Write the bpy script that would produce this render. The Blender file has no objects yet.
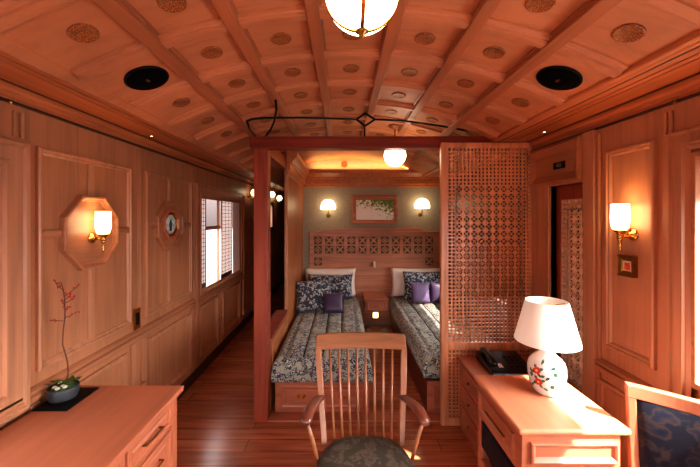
import bpy, bmesh, math, random
from math import sin, cos, pi, radians
from mathutils import Vector, Matrix
random.seed(7)
C = bpy.context.scene.collection
H = 1.54            # eye height
W = 1.40            # half width of the car
YB = 4.66           # alcove back wall
YE = 8.2            # end of corridor
YR = -1.7           # rear wall (behind the camera)
F = 330.0
def at(x, y, Y): return ((x-343)/F*Y, Y, H-(y-216.5)/F*Y)

# ---------------------------------------------------------------- materials
def lin(c):
    return tuple(((v/255)/12.92 if v/255 <= .04045 else ((v/255+.055)/1.055)**2.4) for v in c)+(1,)
def newmat(name):
    m = bpy.data.materials.new(name); m.use_nodes = True
    nt = m.node_tree; b = nt.nodes['Principled BSDF']
    return m, nt, b
def ramp(nt, stops, interp='LINEAR'):
    r = nt.nodes.new('ShaderNodeValToRGB'); r.color_ramp.interpolation = interp
    els = r.color_ramp.elements
    while len(els) < len(stops): els.new(0.5)
    for e, (p, c) in zip(els, stops): e.position = p; e.color = c
    return r
def wood(name, c, axis='Z', rough=.38, var=.16, scale=1.0, seed=0, coat=.15, bump=.06):
    m, nt, b = newmat(name)
    tc = nt.nodes.new('ShaderNodeTexCoord'); mp = nt.nodes.new('ShaderNodeMapping')
    s = [14*scale]*3; s['XYZ'.index(axis)] = 0.9*scale
    mp.inputs['Scale'].default_value = s
    mp.inputs['Location'].default_value = (seed*3.1, seed*1.7, seed*2.3)
    nt.links.new(tc.outputs['Object'], mp.inputs['Vector'])
    n1 = nt.nodes.new('ShaderNodeTexNoise'); n1.inputs['Scale'].default_value = 1.6
    n1.inputs['Detail'].default_value = 6; n1.inputs['Roughness'].default_value = .62; n1.inputs['Distortion'].default_value = .5
    nt.links.new(mp.outputs[0], n1.inputs['Vector'])
    d = tuple(max(0, v*(1-var*2.1)) for v in c); l = tuple(min(255, v*(1+var*.75)) for v in c)
    r = ramp(nt, [(.28, lin(d)), (.52, lin(c)), (.75, lin(l))])
    nt.links.new(n1.outputs['Fac'], r.inputs['Fac'])
    n2 = nt.nodes.new('ShaderNodeTexNoise'); n2.inputs['Scale'].default_value = 1.7; n2.inputs['Detail'].default_value = 2
    nt.links.new(tc.outputs['Object'], n2.inputs['Vector'])
    r2 = ramp(nt, [(.3, (.80, .78, .76, 1)), (.7, (1.08, 1.06, 1.04, 1))])
    nt.links.new(n2.outputs['Fac'], r2.inputs['Fac'])
    mx = nt.nodes.new('ShaderNodeMix'); mx.data_type = 'RGBA'; mx.blend_type = 'MULTIPLY'; mx.inputs['Factor'].default_value = 1
    nt.links.new(r.outputs[0], mx.inputs['A']); nt.links.new(r2.outputs[0], mx.inputs['B'])
    nt.links.new(mx.outputs['Result'], b.inputs['Base Color'])
    b.inputs['Roughness'].default_value = rough; b.inputs['Coat Weight'].default_value = coat; b.inputs['Coat Roughness'].default_value = .25
    bp = nt.nodes.new('ShaderNodeBump'); bp.inputs['Strength'].default_value = bump; bp.inputs['Distance'].default_value = .003
    nt.links.new(n1.outputs['Fac'], bp.inputs['Height']); nt.links.new(bp.outputs[0], b.inputs['Normal'])
    return m
def plain(name, c, rough=.5, metal=0, emis=None, es=0, var=.06, scale=20, coat=0, spec=.5):
    m, nt, b = newmat(name)
    n = nt.nodes.new('ShaderNodeTexNoise'); n.inputs['Scale'].default_value = scale; n.inputs['Detail'].default_value = 3
    tc = nt.nodes.new('ShaderNodeTexCoord'); nt.links.new(tc.outputs['Object'], n.inputs['Vector'])
    r = ramp(nt, [(.3, lin([v*(1-var) for v in c])), (.7, lin([min(255, v*(1+var)) for v in c]))])
    nt.links.new(n.outputs['Fac'], r.inputs['Fac']); nt.links.new(r.outputs[0], b.inputs['Base Color'])
    b.inputs['Roughness'].default_value = rough; b.inputs['Metallic'].default_value = metal
    b.inputs['Coat Weight'].default_value = coat; b.inputs['Specular IOR Level'].default_value = spec
    if emis: b.inputs['Emission Color'].default_value = lin(emis); b.inputs['Emission Strength'].default_value = es
    return m
def glow(name, c, es, base=(250, 240, 225)):
    return plain(name, base, .3, 0, c, es, .01)
def glass(name, tint):
    m, nt, b = newmat(name); nt.nodes.remove(b)
    t = nt.nodes.new('ShaderNodeBsdfTransparent'); t.inputs[0].default_value = tint
    g = nt.nodes.new('ShaderNodeBsdfGlossy'); g.inputs['Roughness'].default_value = .02
    lw_ = nt.nodes.new('ShaderNodeLayerWeight'); pw = nt.nodes.new('ShaderNodeMath'); pw.operation = 'POWER'; pw.inputs[1].default_value = 4
    fr = nt.nodes.new('ShaderNodeMath'); fr.operation = 'MULTIPLY'; fr.inputs[1].default_value = .4
    nt.links.new(lw_.outputs['Facing'], pw.inputs[0]); nt.links.new(pw.outputs[0], fr.inputs[0])
    mx = nt.nodes.new('ShaderNodeMixShader'); out = nt.nodes['Material Output']
    nt.links.new(fr.outputs[0], mx.inputs[0]); nt.links.new(t.outputs[0], mx.inputs[1]); nt.links.new(g.outputs[0], mx.inputs[2])
    nt.links.new(mx.outputs[0], out.inputs[0]); return m
def floral(name, stops, scale, rough=.8, sheen=.2):
    m, nt, b = newmat(name)
    tc = nt.nodes.new('ShaderNodeTexCoord')
    nz = nt.nodes.new('ShaderNodeTexNoise'); nz.inputs['Scale'].default_value = scale*.6; nz.inputs['Detail'].default_value = 3
    nt.links.new(tc.outputs['Object'], nz.inputs['Vector'])
    mxv = nt.nodes.new('ShaderNodeMix'); mxv.data_type = 'VECTOR'; mxv.inputs['Factor'].default_value = .12
    nt.links.new(tc.outputs['Object'], mxv.inputs['A']); nt.links.new(nz.outputs['Color'], mxv.inputs['B'])
    v = nt.nodes.new('ShaderNodeTexVoronoi'); v.feature = 'SMOOTH_F1'; v.inputs['Scale'].default_value = scale; v.inputs['Smoothness'].default_value = .4
    nt.links.new(mxv.outputs['Result'], v.inputs['Vector'])
    n2 = nt.nodes.new('ShaderNodeTexNoise'); n2.inputs['Scale'].default_value = scale*1.1; n2.inputs['Detail'].default_value = 4
    nt.links.new(tc.outputs['Object'], n2.inputs['Vector'])
    ma = nt.nodes.new('ShaderNodeMath'); ma.operation = 'ADD'
    mm = nt.nodes.new('ShaderNodeMath'); mm.operation = 'MULTIPLY'; mm.inputs[1].default_value = .75
    nt.links.new(n2.outputs['Fac'], mm.inputs[0]); nt.links.new(v.outputs['Distance'], ma.inputs[0]); nt.links.new(mm.outputs[0], ma.inputs[1])
    r = ramp(nt, stops); nt.links.new(ma.outputs[0], r.inputs['Fac']); nt.links.new(r.outputs[0], b.inputs['Base Color'])
    b.inputs['Roughness'].default_value = rough; b.inputs['Sheen Weight'].default_value = sheen; b.inputs['Specular IOR Level'].default_value = .3
    return m
M = {}
M['wall_v'] = wood('cedar wall wood, upright grain', (184, 126, 90), 'Z', .45, .06, coat=.03)
M['wall_h'] = wood('cedar wall wood, level grain', (172, 116, 84), 'Y', .42, .08, seed=1, coat=.03)
M['mould'] = wood('moulding wood', (178, 120, 86), 'Y', .38, .07, seed=2, coat=.03)
M['mould_v'] = wood('moulding wood upright', (190, 134, 100), 'Z', .38, .07, seed=2, coat=.03)
M['cornice'] = wood('cornice wood', (196, 120, 76), 'Y', .42, .07, seed=3, coat=.03, bump=.03)
M['ceil'] = wood('ceiling wood', (194, 128, 90), 'X', .55, .05, scale=.7, seed=4, coat=0, bump=0)
M['rib'] = wood('ceiling rib wood', (172, 106, 70), 'Y', .5, .08, seed=5, coat=.03)
M['beam'] = wood('dark red beam wood', (134, 50, 30), 'X', .45, .14, seed=6, coat=.03)
M['post'] = wood('dark red post wood', (156, 72, 48), 'Z', .45, .14, seed=7, coat=.03)
M['furn'] = wood('red furniture wood', (182, 108, 78), 'Y', .36, .04, seed=8, coat=.25)
M['furn_x'] = wood('red furniture wood, cross grain', (186, 112, 82), 'X', .36, .07, seed=8, coat=.25)
M['deskw'] = wood('sunlit desk wood', (212, 134, 98), 'Y', .32, .05, seed=20, coat=.25)  # lighter copy of the furniture wood, sunlight put into the colour
M['bedwood'] = wood('bed wood', (182, 108, 80), 'X', .38, .10, seed=9)
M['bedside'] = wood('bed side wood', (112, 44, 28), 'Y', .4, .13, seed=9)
M['screenw'] = wood('lattice wood', (216, 150, 110), 'Z', .38, .12, seed=10)
M['chairw'] = wood('pale cherry chair wood', (156, 102, 70), 'Z', .36, .09, seed=11, coat=.2)
M['chairx'] = wood('pale cherry rail wood', (154, 100, 66), 'X', .36, .12, seed=12, coat=.2)
M['armw'] = wood('dark walnut arm wood', (110, 58, 42), 'Y', .28, .15, seed=13, coat=.3)
M['headb'] = wood('headboard wood', (196, 132, 100), 'X', .4, .10, seed=14)
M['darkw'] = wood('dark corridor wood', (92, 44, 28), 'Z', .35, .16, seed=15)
M['base'] = wood('dark skirting wood', (58, 26, 18), 'Y', .4, .15, seed=16)
M['palel'] = wood('pale lattice wood', (250, 220, 190), 'Z', .5, .03, seed=18, coat=0)
M['partw'] = wood('pale partition wood', (186, 118, 72), 'Z', .4, .12, seed=17)
M['brass'] = plain('polished brass', (214, 165, 84), .22, 1, var=.04)
M['brassd'] = plain('aged brass', (150, 112, 60), .35, 1, var=.08)
M['iron'] = plain('black wrought iron', (28, 24, 22), .45, .6)
M['black'] = plain('black gloss plastic', (8, 8, 10), .3, coat=.2)
M['blackm'] = plain('black matt', (10, 10, 10), .6, spec=.2)
M['mesh'] = plain('black speaker cloth', (3, 3, 3), .9, var=.5, scale=200, spec=.08)
M['slot'] = plain('dark hole lining', (44, 24, 14), .8)
M['olive'] = plain('dark olive backing cloth', (92, 82, 50), .8)
M['beige'] = plain('beige wall cloth', (166, 156, 138), .85, var=.05, scale=60)
M['white'] = plain('white cotton', (236, 226, 218), .8, var=.02)
M['paper'] = plain('cream paper backing', (226, 205, 178), .8, emis=(226, 190, 150), es=.12, var=.02)
M['ceram'] = plain('white glazed porcelain', (238, 230, 224), .12, coat=.6, var=.01)
M['red'] = plain('red flower enamel', (206, 44, 34), .3)
M['green'] = plain('green leaf enamel', (46, 96, 66), .3)
M['yellow'] = plain('yellow stamen enamel', (230, 190, 80), .3)
M['shade'] = plain('ivory lamp shade cloth', (250, 238, 222), .7, 0, (255, 226, 206), .28, .01)
M['sconce'] = glow('lit opal glass', (255, 214, 160), 13)
M['globe'] = glow('lit opal globe', (255, 228, 190), 11)
M['globe2'] = glow('brightly lit opal globe', (255, 230, 196), 20)
M['dome'] = glow('lit dome glass', (255, 226, 180), 6)
M['night'] = glow('night light lens', (255, 225, 170), 9)
M['spark'] = glow('downlight lens', (255, 220, 180), 4)
M['purple'] = plain('plum satin', (72, 58, 88), .36, var=.08)
M['lilac'] = plain('lilac satin', (116, 98, 136), .36, var=.06)
M['pot'] = plain('charcoal stoneware', (52, 54, 58), .6, var=.12)
M['moss'] = plain('moss', (54, 88, 36), .9, var=.4, scale=120)
M['leaf'] = plain('green leaves', (60, 104, 44), .5, var=.2)
M['twig'] = plain('brown twig bark', (92, 52, 40), .7)
M['berry'] = plain('red berries', (176, 22, 34), .3)
M['pebble'] = plain('pale pebble', (206, 196, 180), .6)
M['lining'] = plain('white roller blind cloth', (236, 228, 214), .8)
M['sudare'] = plain('back lit shoji paper', (236, 222, 212), .8, emis=(255, 232, 224), es=.75, var=.02)  # paper glows by itself, standing in for daylight coming through
M['glass'] = glass('clear window glass', (.96, .96, .96, 1))
M['sheer'] = glass('grey sheer window glass', (.50, .48, .47, 1))
M['tint'] = glass('dusky upper window glass', (.42, .37, .36, 1))
M['grey'] = plain('pale grey towelling', (176, 168, 160), .9)
M['signw'] = plain('grey sign lettering', (150, 138, 120), .5)
M['quilt'] = floral('floral blue grey quilt', [(.40, lin((12, 17, 32))), (.50, lin((44, 56, 80))), (.57, lin((104, 114, 120))), (.65, lin((226, 222, 198))), (.74, lin((70, 82, 100))), (.86, lin((34, 42, 60))), (.98, lin((160, 160, 146)))], 27)
M['cush'] = floral('floral cushion cloth', [(.36, lin((22, 32, 56))), (.47, lin((78, 94, 118))), (.57, lin((142, 154, 154))), (.68, lin((214, 212, 196))), (.80, lin((76, 88, 108))), (.95, lin((60, 62, 80)))], 29)
M['seat'] = floral('olive grey leather', [(.2, lin((48, 46, 38))), (.5, lin((74, 68, 58))), (.75, lin((98, 88, 76))), (.95, lin((64, 58, 50)))], 26, .5, 0)
M['blue'] = floral('navy patterned leather', [(.34, lin((6, 8, 18))), (.50, lin((11, 17, 38))), (.64, lin((30, 26, 36))), (.76, lin((48, 36, 36))), (.90, lin((10, 14, 30)))], 20, .5, 0)
def medal_mat():
    m, nt, b = newmat('pierced medallion wood')
    tc = nt.nodes.new('ShaderNodeTexCoord'); v = nt.nodes.new('ShaderNodeTexVoronoi'); v.feature = 'DISTANCE_TO_EDGE'
    v.inputs['Scale'].default_value = 150; nt.links.new(tc.outputs['Object'], v.inputs['Vector'])
    r = ramp(nt, [(.06, lin((184, 112, 60))), (.14, lin((100, 52, 26)))]); nt.links.new(v.outputs['Distance'], r.inputs['Fac'])
    nt.links.new(r.outputs[0], b.inputs['Base Color']); b.inputs['Roughness'].default_value = .5
    return m
M['medal'] = medal_mat()
def floor_mat():
    m, nt, b = newmat('red brown plank floor')
    tc = nt.nodes.new('ShaderNodeTexCoord')
    br = nt.nodes.new('ShaderNodeTexBrick'); br.offset = .5; br.inputs['Scale'].default_value = 1
    br.inputs['Brick Width'].default_value = 1.3; br.inputs['Row Height'].default_value = .12; br.inputs['Mortar Size'].default_value = .0022
    br.inputs['Mortar Smooth'].default_value = .3
    br.inputs['Color1'].default_value = lin((176, 104, 72)); br.inputs['Color2'].default_value = lin((200, 124, 88)); br.inputs['Mortar'].default_value = lin((80, 40, 26))
    nt.links.new(tc.outputs['Object'], br.inputs['Vector'])
    mp = nt.nodes.new('ShaderNodeMapping'); mp.inputs['Scale'].default_value = (1.2, 16, 1); nt.links.new(tc.outputs['Object'], mp.inputs['Vector'])
    n = nt.nodes.new('ShaderNodeTexNoise'); n.inputs['Scale'].default_value = 2; n.inputs['Detail'].default_value = 6; nt.links.new(mp.outputs[0], n.inputs['Vector'])
    r = ramp(nt, [(.3, (.62, .6, .58, 1)), (.7, (1.15, 1.12, 1.1, 1))]); nt.links.new(n.outputs['Fac'], r.inputs['Fac'])
    mx = nt.nodes.new('ShaderNodeMix'); mx.data_type = 'RGBA'; mx.blend_type = 'MULTIPLY'; mx.inputs['Factor'].default_value = 1
    nt.links.new(br.outputs['Color'], mx.inputs['A']); nt.links.new(r.outputs[0], mx.inputs['B']); nt.links.new(mx.outputs['Result'], b.inputs['Base Color'])
    b.inputs['Roughness'].default_value = .24; b.inputs['Coat Weight'].default_value = .3; b.inputs['Coat Roughness'].default_value = .18
    return m
M['floor'] = floor_mat()
def art_mat():
    m, nt, b = newmat('foliage painting')
    tc = nt.nodes.new('ShaderNodeTexCoord'); sp = nt.nodes.new('ShaderNodeSeparateXYZ'); nt.links.new(tc.outputs['Object'], sp.inputs[0])
    n = nt.nodes.new('ShaderNodeTexNoise'); n.inputs['Scale'].default_value = 42; n.inputs['Detail'].default_value = 6; nt.links.new(tc.outputs['Object'], n.inputs['Vector'])
    a = nt.nodes.new('ShaderNodeMath'); a.operation = 'MULTIPLY_ADD'; a.inputs[1].default_value = 1.5
    nt.links.new(sp.outputs['Z'], a.inputs[0]); nt.links.new(n.outputs['Fac'], a.inputs[2])
    a2 = nt.nodes.new('ShaderNodeMath'); a2.operation = 'MULTIPLY_ADD'; a2.inputs[1].default_value = .55
    nt.links.new(sp.outputs['X'], a2.inputs[0]); nt.links.new(a.outputs[0], a2.inputs[2])
    r = ramp(nt, [(.46, lin((252, 249, 244))), (.56, lin((230, 230, 206))), (.63, lin((140, 160, 88))), (.78, lin((92, 122, 52)))])
    nt.links.new(a2.outputs[0], r.inputs['Fac']); nt.links.new(r.outputs[0], b.inputs['Base Color']); b.inputs['Roughness'].default_value = .5
    return m
M['art'] = art_mat()

# ---------------------------------------------------------------- mesh builder
class MB:
    def __init__(s): s.v = []; s.f = []; s.sm = []
    def add(s, vs, fs, smooth=False):
        o = len(s.v); s.v += [tuple(v) for v in vs]
        for f in fs: s.f.append([i+o for i in f]); s.sm.append(smooth)
        return s
    def box(s, x0, x1, y0, y1, z0, z1):
        vs = [(x, y, z) for x in (x0, x1) for y in (y0, y1) for z in (z0, z1)]
        return s.add(vs, [(0, 1, 3, 2), (4, 6, 7, 5), (0, 4, 5, 1), (2, 3, 7, 6), (0, 2, 6, 4), (1, 5, 7, 3)])
    def hexa(s, a, b):      # two quads (4 pts each) joined
        return s.add(list(a)+list(b), [(0, 1, 2, 3), (7, 6, 5, 4)]+[(i, (i+1) % 4+0, (i+1) % 4+4, i+4) for i in range(4)])
    def bar(s, fn, a, b, w, h0, h1):   # bar in a mapped plane from a to b
        a = Vector(a); b = Vector(b); d = (b-a).normalized(); n = Vector((-d.y, d.x))*w/2
        q = [a+n, b+n, b-n, a-n]
        return s.hexa([fn(p.x, p.y, h0) for p in q], [fn(p.x, p.y, h1) for p in q])
    def loops(s, ls, closed=True, smooth=False, cap0=False, cap1=False):
        o = len(s.v); n = len(ls[0]); fs = []
        for l in ls: s.v += [tuple(p) for p in l]
        for i in range(len(ls)-1):
            for j in range(n if closed else n-1):
                k = (j+1) % n; fs.append([o+i*n+j, o+i*n+k, o+(i+1)*n+k, o+(i+1)*n+j])
        for f in fs: s.f.append(f); s.sm.append(smooth)
        if cap0: s.f.append([o+j for j in reversed(range(n))]); s.sm.append(False)
        if cap1: s.f.append([o+(len(ls)-1)*n+j for j in range(n)]); s.sm.append(False)
        return s
    def sweep(s, fn, poly, prof, cap=False):   # moulding: polygon inset by prof[i][0] at height prof[i][1]
        n = len(poly); P = [Vector(p) for p in poly]; ls = []
        area = sum(P[i].x*P[(i+1) % n].y-P[(i+1) % n].x*P[i].y for i in range(n)); sg = 1 if area > 0 else -1
        mit = []
        for i in range(n):
            e0 = (P[i]-P[i-1]).normalized(); e1 = (P[(i+1) % n]-P[i]).normalized()
            n0 = Vector((-e0.y, e0.x))*sg; n1 = Vector((-e1.y, e1.x))*sg
            m = n0+n1; mit.append(m/(m.dot(n0)))
        for ins, h in prof: ls.append([fn(*(P[i]+mit[i]*ins), h) for i in range(n)])
        return s.loops(ls, cap1=cap)
    def extr(s, prof, y0, y1, closed=False):
        return s.loops([[(x, y0, z) for x, z in prof], [(x, y1, z) for x, z in prof]], closed=closed)
    def lathe(s, prof, c=(0, 0, 0), n=24, axis='Z', smooth=True):
        ls = []
        for r, z in prof:
            l = []
            for i in range(n):
                a = 2*pi*i/n; p = (r*cos(a), r*sin(a), z)
                if axis == 'X': p = (z, r*cos(a), r*sin(a))
                if axis == 'Y': p = (r*cos(a), z, r*sin(a))
                l.append((c[0]+p[0], c[1]+p[1], c[2]+p[2]))
            ls.append(l)
        return s.loops(ls, smooth=smooth, cap0=prof[0][0] > 1e-4, cap1=prof[-1][0] > 1e-4)
    def tube(s, pts, r, n=8, smooth=True, flat=1.0):
        P = [Vector(p) for p in pts]; R = r if isinstance(r, (list, tuple)) else [r]*len(P); ls = []
        ref = None
        for i, p in enumerate(P):
            t = (P[min(i+1, len(P)-1)]-P[max(i-1, 0)]).normalized()
            if ref is None:
                ref = Vector((0, 0, 1)) if abs(t.z) < .9 else Vector((1, 0, 0))
            u = (ref-t*ref.dot(t)).normalized(); ref = u; w = t.cross(u)
            ls.append([p+(u*cos(2*pi*k/n)*flat+w*sin(2*pi*k/n))*R[i] for k in range(n)])
        return s.loops(ls, smooth=smooth, cap0=True, cap1=True)
    def sphere(s, c, r, n=12, sc=(1, 1, 1)):
        prof = [(max(1e-5, sin(pi*i/(n//2+2))), -cos(pi*i/(n//2+2))) for i in range(n//2+3)]
        ls = [[(c[0]+r*sc[0]*q*cos(2*pi*k/n), c[1]+r*sc[1]*q*sin(2*pi*k/n), c[2]+r*sc[2]*z) for k in range(n)] for q, z in prof]
        return s.loops(ls, smooth=True)
def obj(name, mb, mat, parent=None, local=False, bevel=0, subsurf=0, origin=None):
    me = bpy.data.meshes.new(name)
    off = Vector((0, 0, 0))
    if not local:
        if parent is not None: off = parent.matrix_world.translation.copy() if parent.parent is None else parent['_w'] if '_w' in parent else WORLD.get(parent.name, Vector((0, 0, 0)))
        if origin: off = Vector(origin)
    me.from_pydata([tuple(Vector(v)-off) for v in mb.v], [], mb.f)
    for p, f in zip(me.polygons, mb.sm): p.use_smooth = f
    bm = bmesh.new(); bm.from_mesh(me)
    bmesh.ops.recalc_face_normals(bm, faces=bm.faces); bm.to_mesh(me); bm.free()
    me.materials.append(mat)
    o = bpy.data.objects.new(name, me); C.objects.link(o)
    if parent is not None: o.parent = parent; WORLD[o.name] = off if not local else Vector((0, 0, 0))
    elif origin: o.location = origin; WORLD[o.name] = off
    if bevel:
        b = o.modifiers.new('edge', 'BEVEL'); b.width = bevel; b.segments = 2; b.limit_method = 'ANGLE'; b.angle_limit = radians(40)
    if subsurf:
        b = o.modifiers.new('smooth', 'SUBSURF'); b.levels = subsurf; b.render_levels = subsurf
    return o
WORLD = {}
def part(name, mb, mat, parent, **k): return obj(name, mb, mat, parent, **k)
def thing(name, label, cat, loc=(0, 0, 0), rz=0, group=None):
    o = bpy.data.objects.new(name, None); C.objects.link(o); o.empty_display_size = .1
    o.location = loc; o.rotation_euler = (0, 0, rz)
    o.matrix_world = Matrix.Translation(loc) @ Matrix.Rotation(rz, 4, 'Z')
    o['label'] = label; o['category'] = cat
    if group: o['group'] = group
    return o
def tag(o, label, cat, group=None):
    o['label'] = label; o['category'] = cat
    if group: o['group'] = group
    return o
def struct(name, mb, mat, parent=None, **k):
    o = obj(name, mb, mat, parent, **k)
    if parent is None: o['kind'] = 'structure'
    return o
LW = lambda u, v, h: (-W+h, u, v)       # left wall plane: u along the car, v up, h into the room
RW = lambda u, v, h: (W-h, u, v)
rect = lambda u0, u1, v0, v1: [(u0, v0), (u1, v0), (u1, v1), (u0, v1)]
def octa(cu, cv, a):
    t = a*math.tan(pi/8)
    return [(cu+a, cv-t), (cu+a, cv+t), (cu+t, cv+a), (cu-t, cv+a), (cu-a, cv+t), (cu-a, cv-t), (cu-t, cv-a), (cu+t, cv-a)]
MOULD = [(0, 0), (0, .016), (.006, .020), (.014, .020), (.018, .012), (.026, .012), (.034, .004), (.034, 0)]
CASE = [(0, 0), (0, .030), (.008, .036), (.022, .036), (.028, .026), (.085, .026), (.090, .034), (.104, .034), (.110, .022), (.14, .018), (.14, -.06)]

# ================================================================ SETTING
fl = MB().box(-W-.1, W+.1, YR-.1, YE, -.06, 0)
struct('floor', fl, M['floor'])
struct('trim_threshold', MB().box(-.66, W, 2.47, 2.585, 0, .012), M['bedwood'], bevel=.003)['kind'] = 'structure'

# ---- vaulted ceiling with coffers
XC, R = .045, 2.42
ZC = H+.82-R
def vault(off, y, dep=0):
    a = math.asin(off/R); r = R-dep
    return (XC+r*sin(a), y, ZC+r*cos(a))
offs = [-1.14+2.24*i/40 for i in range(41)]
roffs = [-1.088+2.140*i/40 for i in range(41)]
cb = MB().loops([[vault(o, YR) for o in offs], [vault(o, YE) for o in offs]], closed=False, smooth=True)
ceil_o = struct('ceiling', cb, M['ceil'])
RIBS = [-.785, -.48, -.165, .165, .48, .785]
lb = MB()
for o in RIBS:
    prof = [(-.038, 0), (-.036, .008), (-.027, .010), (-.026, .030), (-.023, .033), (.023, .033), (.026, .030), (.027, .010), (.036, .008), (.038, 0)]
    lb.loops([[vault(o+a, y, d-.001) for a, d in prof] for y in (YR, 3.86)], closed=False)
struct('longitudinal_rib', lb, M['rib'], ceil_o)
tb = MB(); k = -6
YK = [.962+.345*i for i in range(-7, 9)]
for y in YK:
    prof = [(-.045, 0), (-.044, .010), (-.030, .012), (-.027, .018), (-.020, .018), (-.018, .027), (.018, .027), (.020, .018), (.027, .018), (.030, .012), (.044, .010), (.045, 0)]
    tb.loops([[vault(o, y+a, d-.001) for a, d in prof] for o in roffs], closed=False)
struct('transverse_rib', tb, M['ceil'], ceil_o)

# ---- cornices
CP = [(1.10, .67), (1.10, .566), (1.103, .558), (1.112, .554), (1.120, .554), (1.128, .548), (1.138, .546), (1.139, .585), (1.152, .585), (1.153, .552), (1.162, .548), (1.190, .548), (1.191, .568), (1.199, .568), (1.200, .548), (1.228, .548), (1.229, .568), (1.237, .568), (1.238, .548), (1.352, .548), (1.353, .590), (1.371, .590), (1.371, .530), (1.376, .520), (1.386, .516), (1.387, .500), (1.392, .498), (1.393, .482), (1.405, .480)]
struct('trim_cornice_left', MB().extr([(-(x-.055 if x < 1.1525 else x-.03 if x < 1.24 else x), H+z) for x, z in CP], YR, YE), M['cornice'])
struct('trim_cornice_right', MB().extr([(x, H+z) for x, z in CP], YR, YB), M['cornice'])

cl_ = bpy.data.objects['trim_cornice_left']; cr_ = bpy.data.objects['trim_cornice_right']
for par, sgn, y1, (g0, g1) in ((cl_, -1, YE, (1.084, 1.097)), (cr_, 1, YB, (1.139, 1.152))):  # dark strips laid in to draw the shade of the cornice grooves
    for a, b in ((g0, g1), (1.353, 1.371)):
        X0, X1 = sorted((sgn*a, sgn*b)); struct('shade_strip', MB().box(X0, X1, YR, y1, H+.5475, H+.556), M['base'], par)
    X0, X1 = sorted((sgn*1.380, sgn*1.402)); struct('shade_strip', MB().box(X0, X1, YR, y1, H+.476, H+.4835), M['base'], par)
# ---- side walls with window and door openings
def wall(side, holes, y1):
    mb = MB(); x0, x1 = (side*W, side*(W+.08)); x0, x1 = min(x0, x1), max(x0, x1)
    y = YR
    for a, b, z0, z1 in holes:
        mb.box(x0, x1, y, a, 0, H+.60); mb.box(x0, x1, a, b, 0, z0); mb.box(x0, x1, a, b, z1, H+.60); y = b
    mb.box(x0, x1, y, y1, 0, H+.60); return mb
NW = (.25, 1.30, .88, H+.235)
wl = struct('wall_left', wall(-1, [(.25, 1.305, .88, H+.225), (3.20, 4.47, .80, H+.205), (6.26, 6.48, H-.2, H+.22)], YE), M['wall_v'])
M['wall_r'] = wood('cedar wall wood, right side', (194, 136, 102), 'Z', .45, .06, seed=21, coat=.03)
wr = struct('wall_right', wall(1, [NW, (1.90, 2.22, 0, H+.20), (2.75, 4.05, .80, 1.23)], YB), M['wall_r'])

def panel(parent, fn, y0, y1, z0, z1, mat='wall_v', prof=MOULD):
    struct('panel_moulding', MB().sweep(fn, rect(y0, y1, z0, z1), prof), M['mould_v'], parent)
# left wall upper panels
ZT, ZB = H+.32, .835
panel(wl, LW, 1.500, 2.165, ZB, ZT); panel(wl, LW, 2.325, 3.03, ZB, ZT)
def octagon(cy, cz, y0, y1, a=.2):
    ob = MB().sweep(LW, octa(cy, cz, a), [(0, 0), (.001, .026), (.005, .031), (.015, .031), (.019, .026), (.022, .014), (.030, .010), (.031, .004)], cap=True)
    struct('octagon_panel', ob, M['mould'], wl)
    sb = MB().box(-W, -W+.010, cy-.022, cy+.022, cz+a, ZT-.03).box(-W, -W+.010, cy-.022, cy+.022, ZB+.03, cz-a)
    sb.box(-W, -W+.014, cy-.012, cy+.012, cz+a, ZT-.03).box(-W, -W+.014, cy-.012, cy+.012, ZB+.03, cz-a)
    struct('centre_strip', sb, M['mould_v'], wl, bevel=.003)
    hb = MB()
    for (b0, b1, tip) in ((y0+.03, cy-a, y0+.02), (cy+a, y1-.03, y1-.02)):
        hb.sweep(LW, [(b0, cz-.022), (b1, cz-.022), (b1, cz+.022), (b0, cz+.022), (min(b0, tip)-.008 if tip < cy else b0, cz)] if tip < cy else [(b0, cz-.022), (b1, cz-.022), (b1+.012, cz), (b1, cz+.022), (b0, cz+.022)], [(0, 0), (.002, .016), (.014, .022)], cap=True)
    struct('side_block', hb, M['mould'], wl)
octagon(1.825, H-.086, 1.50, 2.165); octagon(2.645, H-.073, 2.325, 3.03, .195)
# joints, dado, wainscot
sb = MB()
for y in (2.262, 3.10): sb.box(-W, -W+.008, y-.018, y-.004, .77, H+.45).box(-W, -W+.008, y+.004, y+.018, .77, H+.45)
sb.box(-W, -W+.012, 1.395, 1.410, H+.34, H+.45).box(-W, -W+.012, 1.425, 1.440, H+.34, H+.45)
struct('joint_strip', sb, M['mould_v'], wl, bevel=.003)
DADO = [(0, .775), (.012, .772), (.026, .762), (.026, .752), (.018, .748), (.018, .742), (.030, .738), (.030, .722), (.014, .716), (.010, .700), (0, .696)]
for side, wobj, y0, y1, nm in ((-1, wl, YR, YE, 'dado_rail'), (1, wr, YR, 1.80, 'dado_rail')):
    struct(nm, MB().extr([(side*(W-d), z) for d, z in DADO], y0, y1), M['mould'], wobj)
for (y0, y1) in ((.4, 1.0), (1.06, 1.46), (1.52, 2.12), (2.36, 3.00), (3.22, 3.66), (3.82, 4.42), (4.6, 5.4), (5.55, 6.3)):
    panel(wl, LW, y0, y1, .17, .665)
pb = MB()
for y in (1.49, 2.19, 2.30, 3.05, 3.15, 3.70, 3.78, 4.48):
    pb.box(-W, -W+.014, y-.024, y+.024, .10, .385).box(-W, -W+.014, y-.024, y+.024, .40, .695)
struct('pilaster', pb, M['mould_v'], wl, bevel=.005)
panel(wr, RW, 1.46, 1.80, .17, .665); panel(wr, RW, .6, 1.40, .17, .665)
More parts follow.
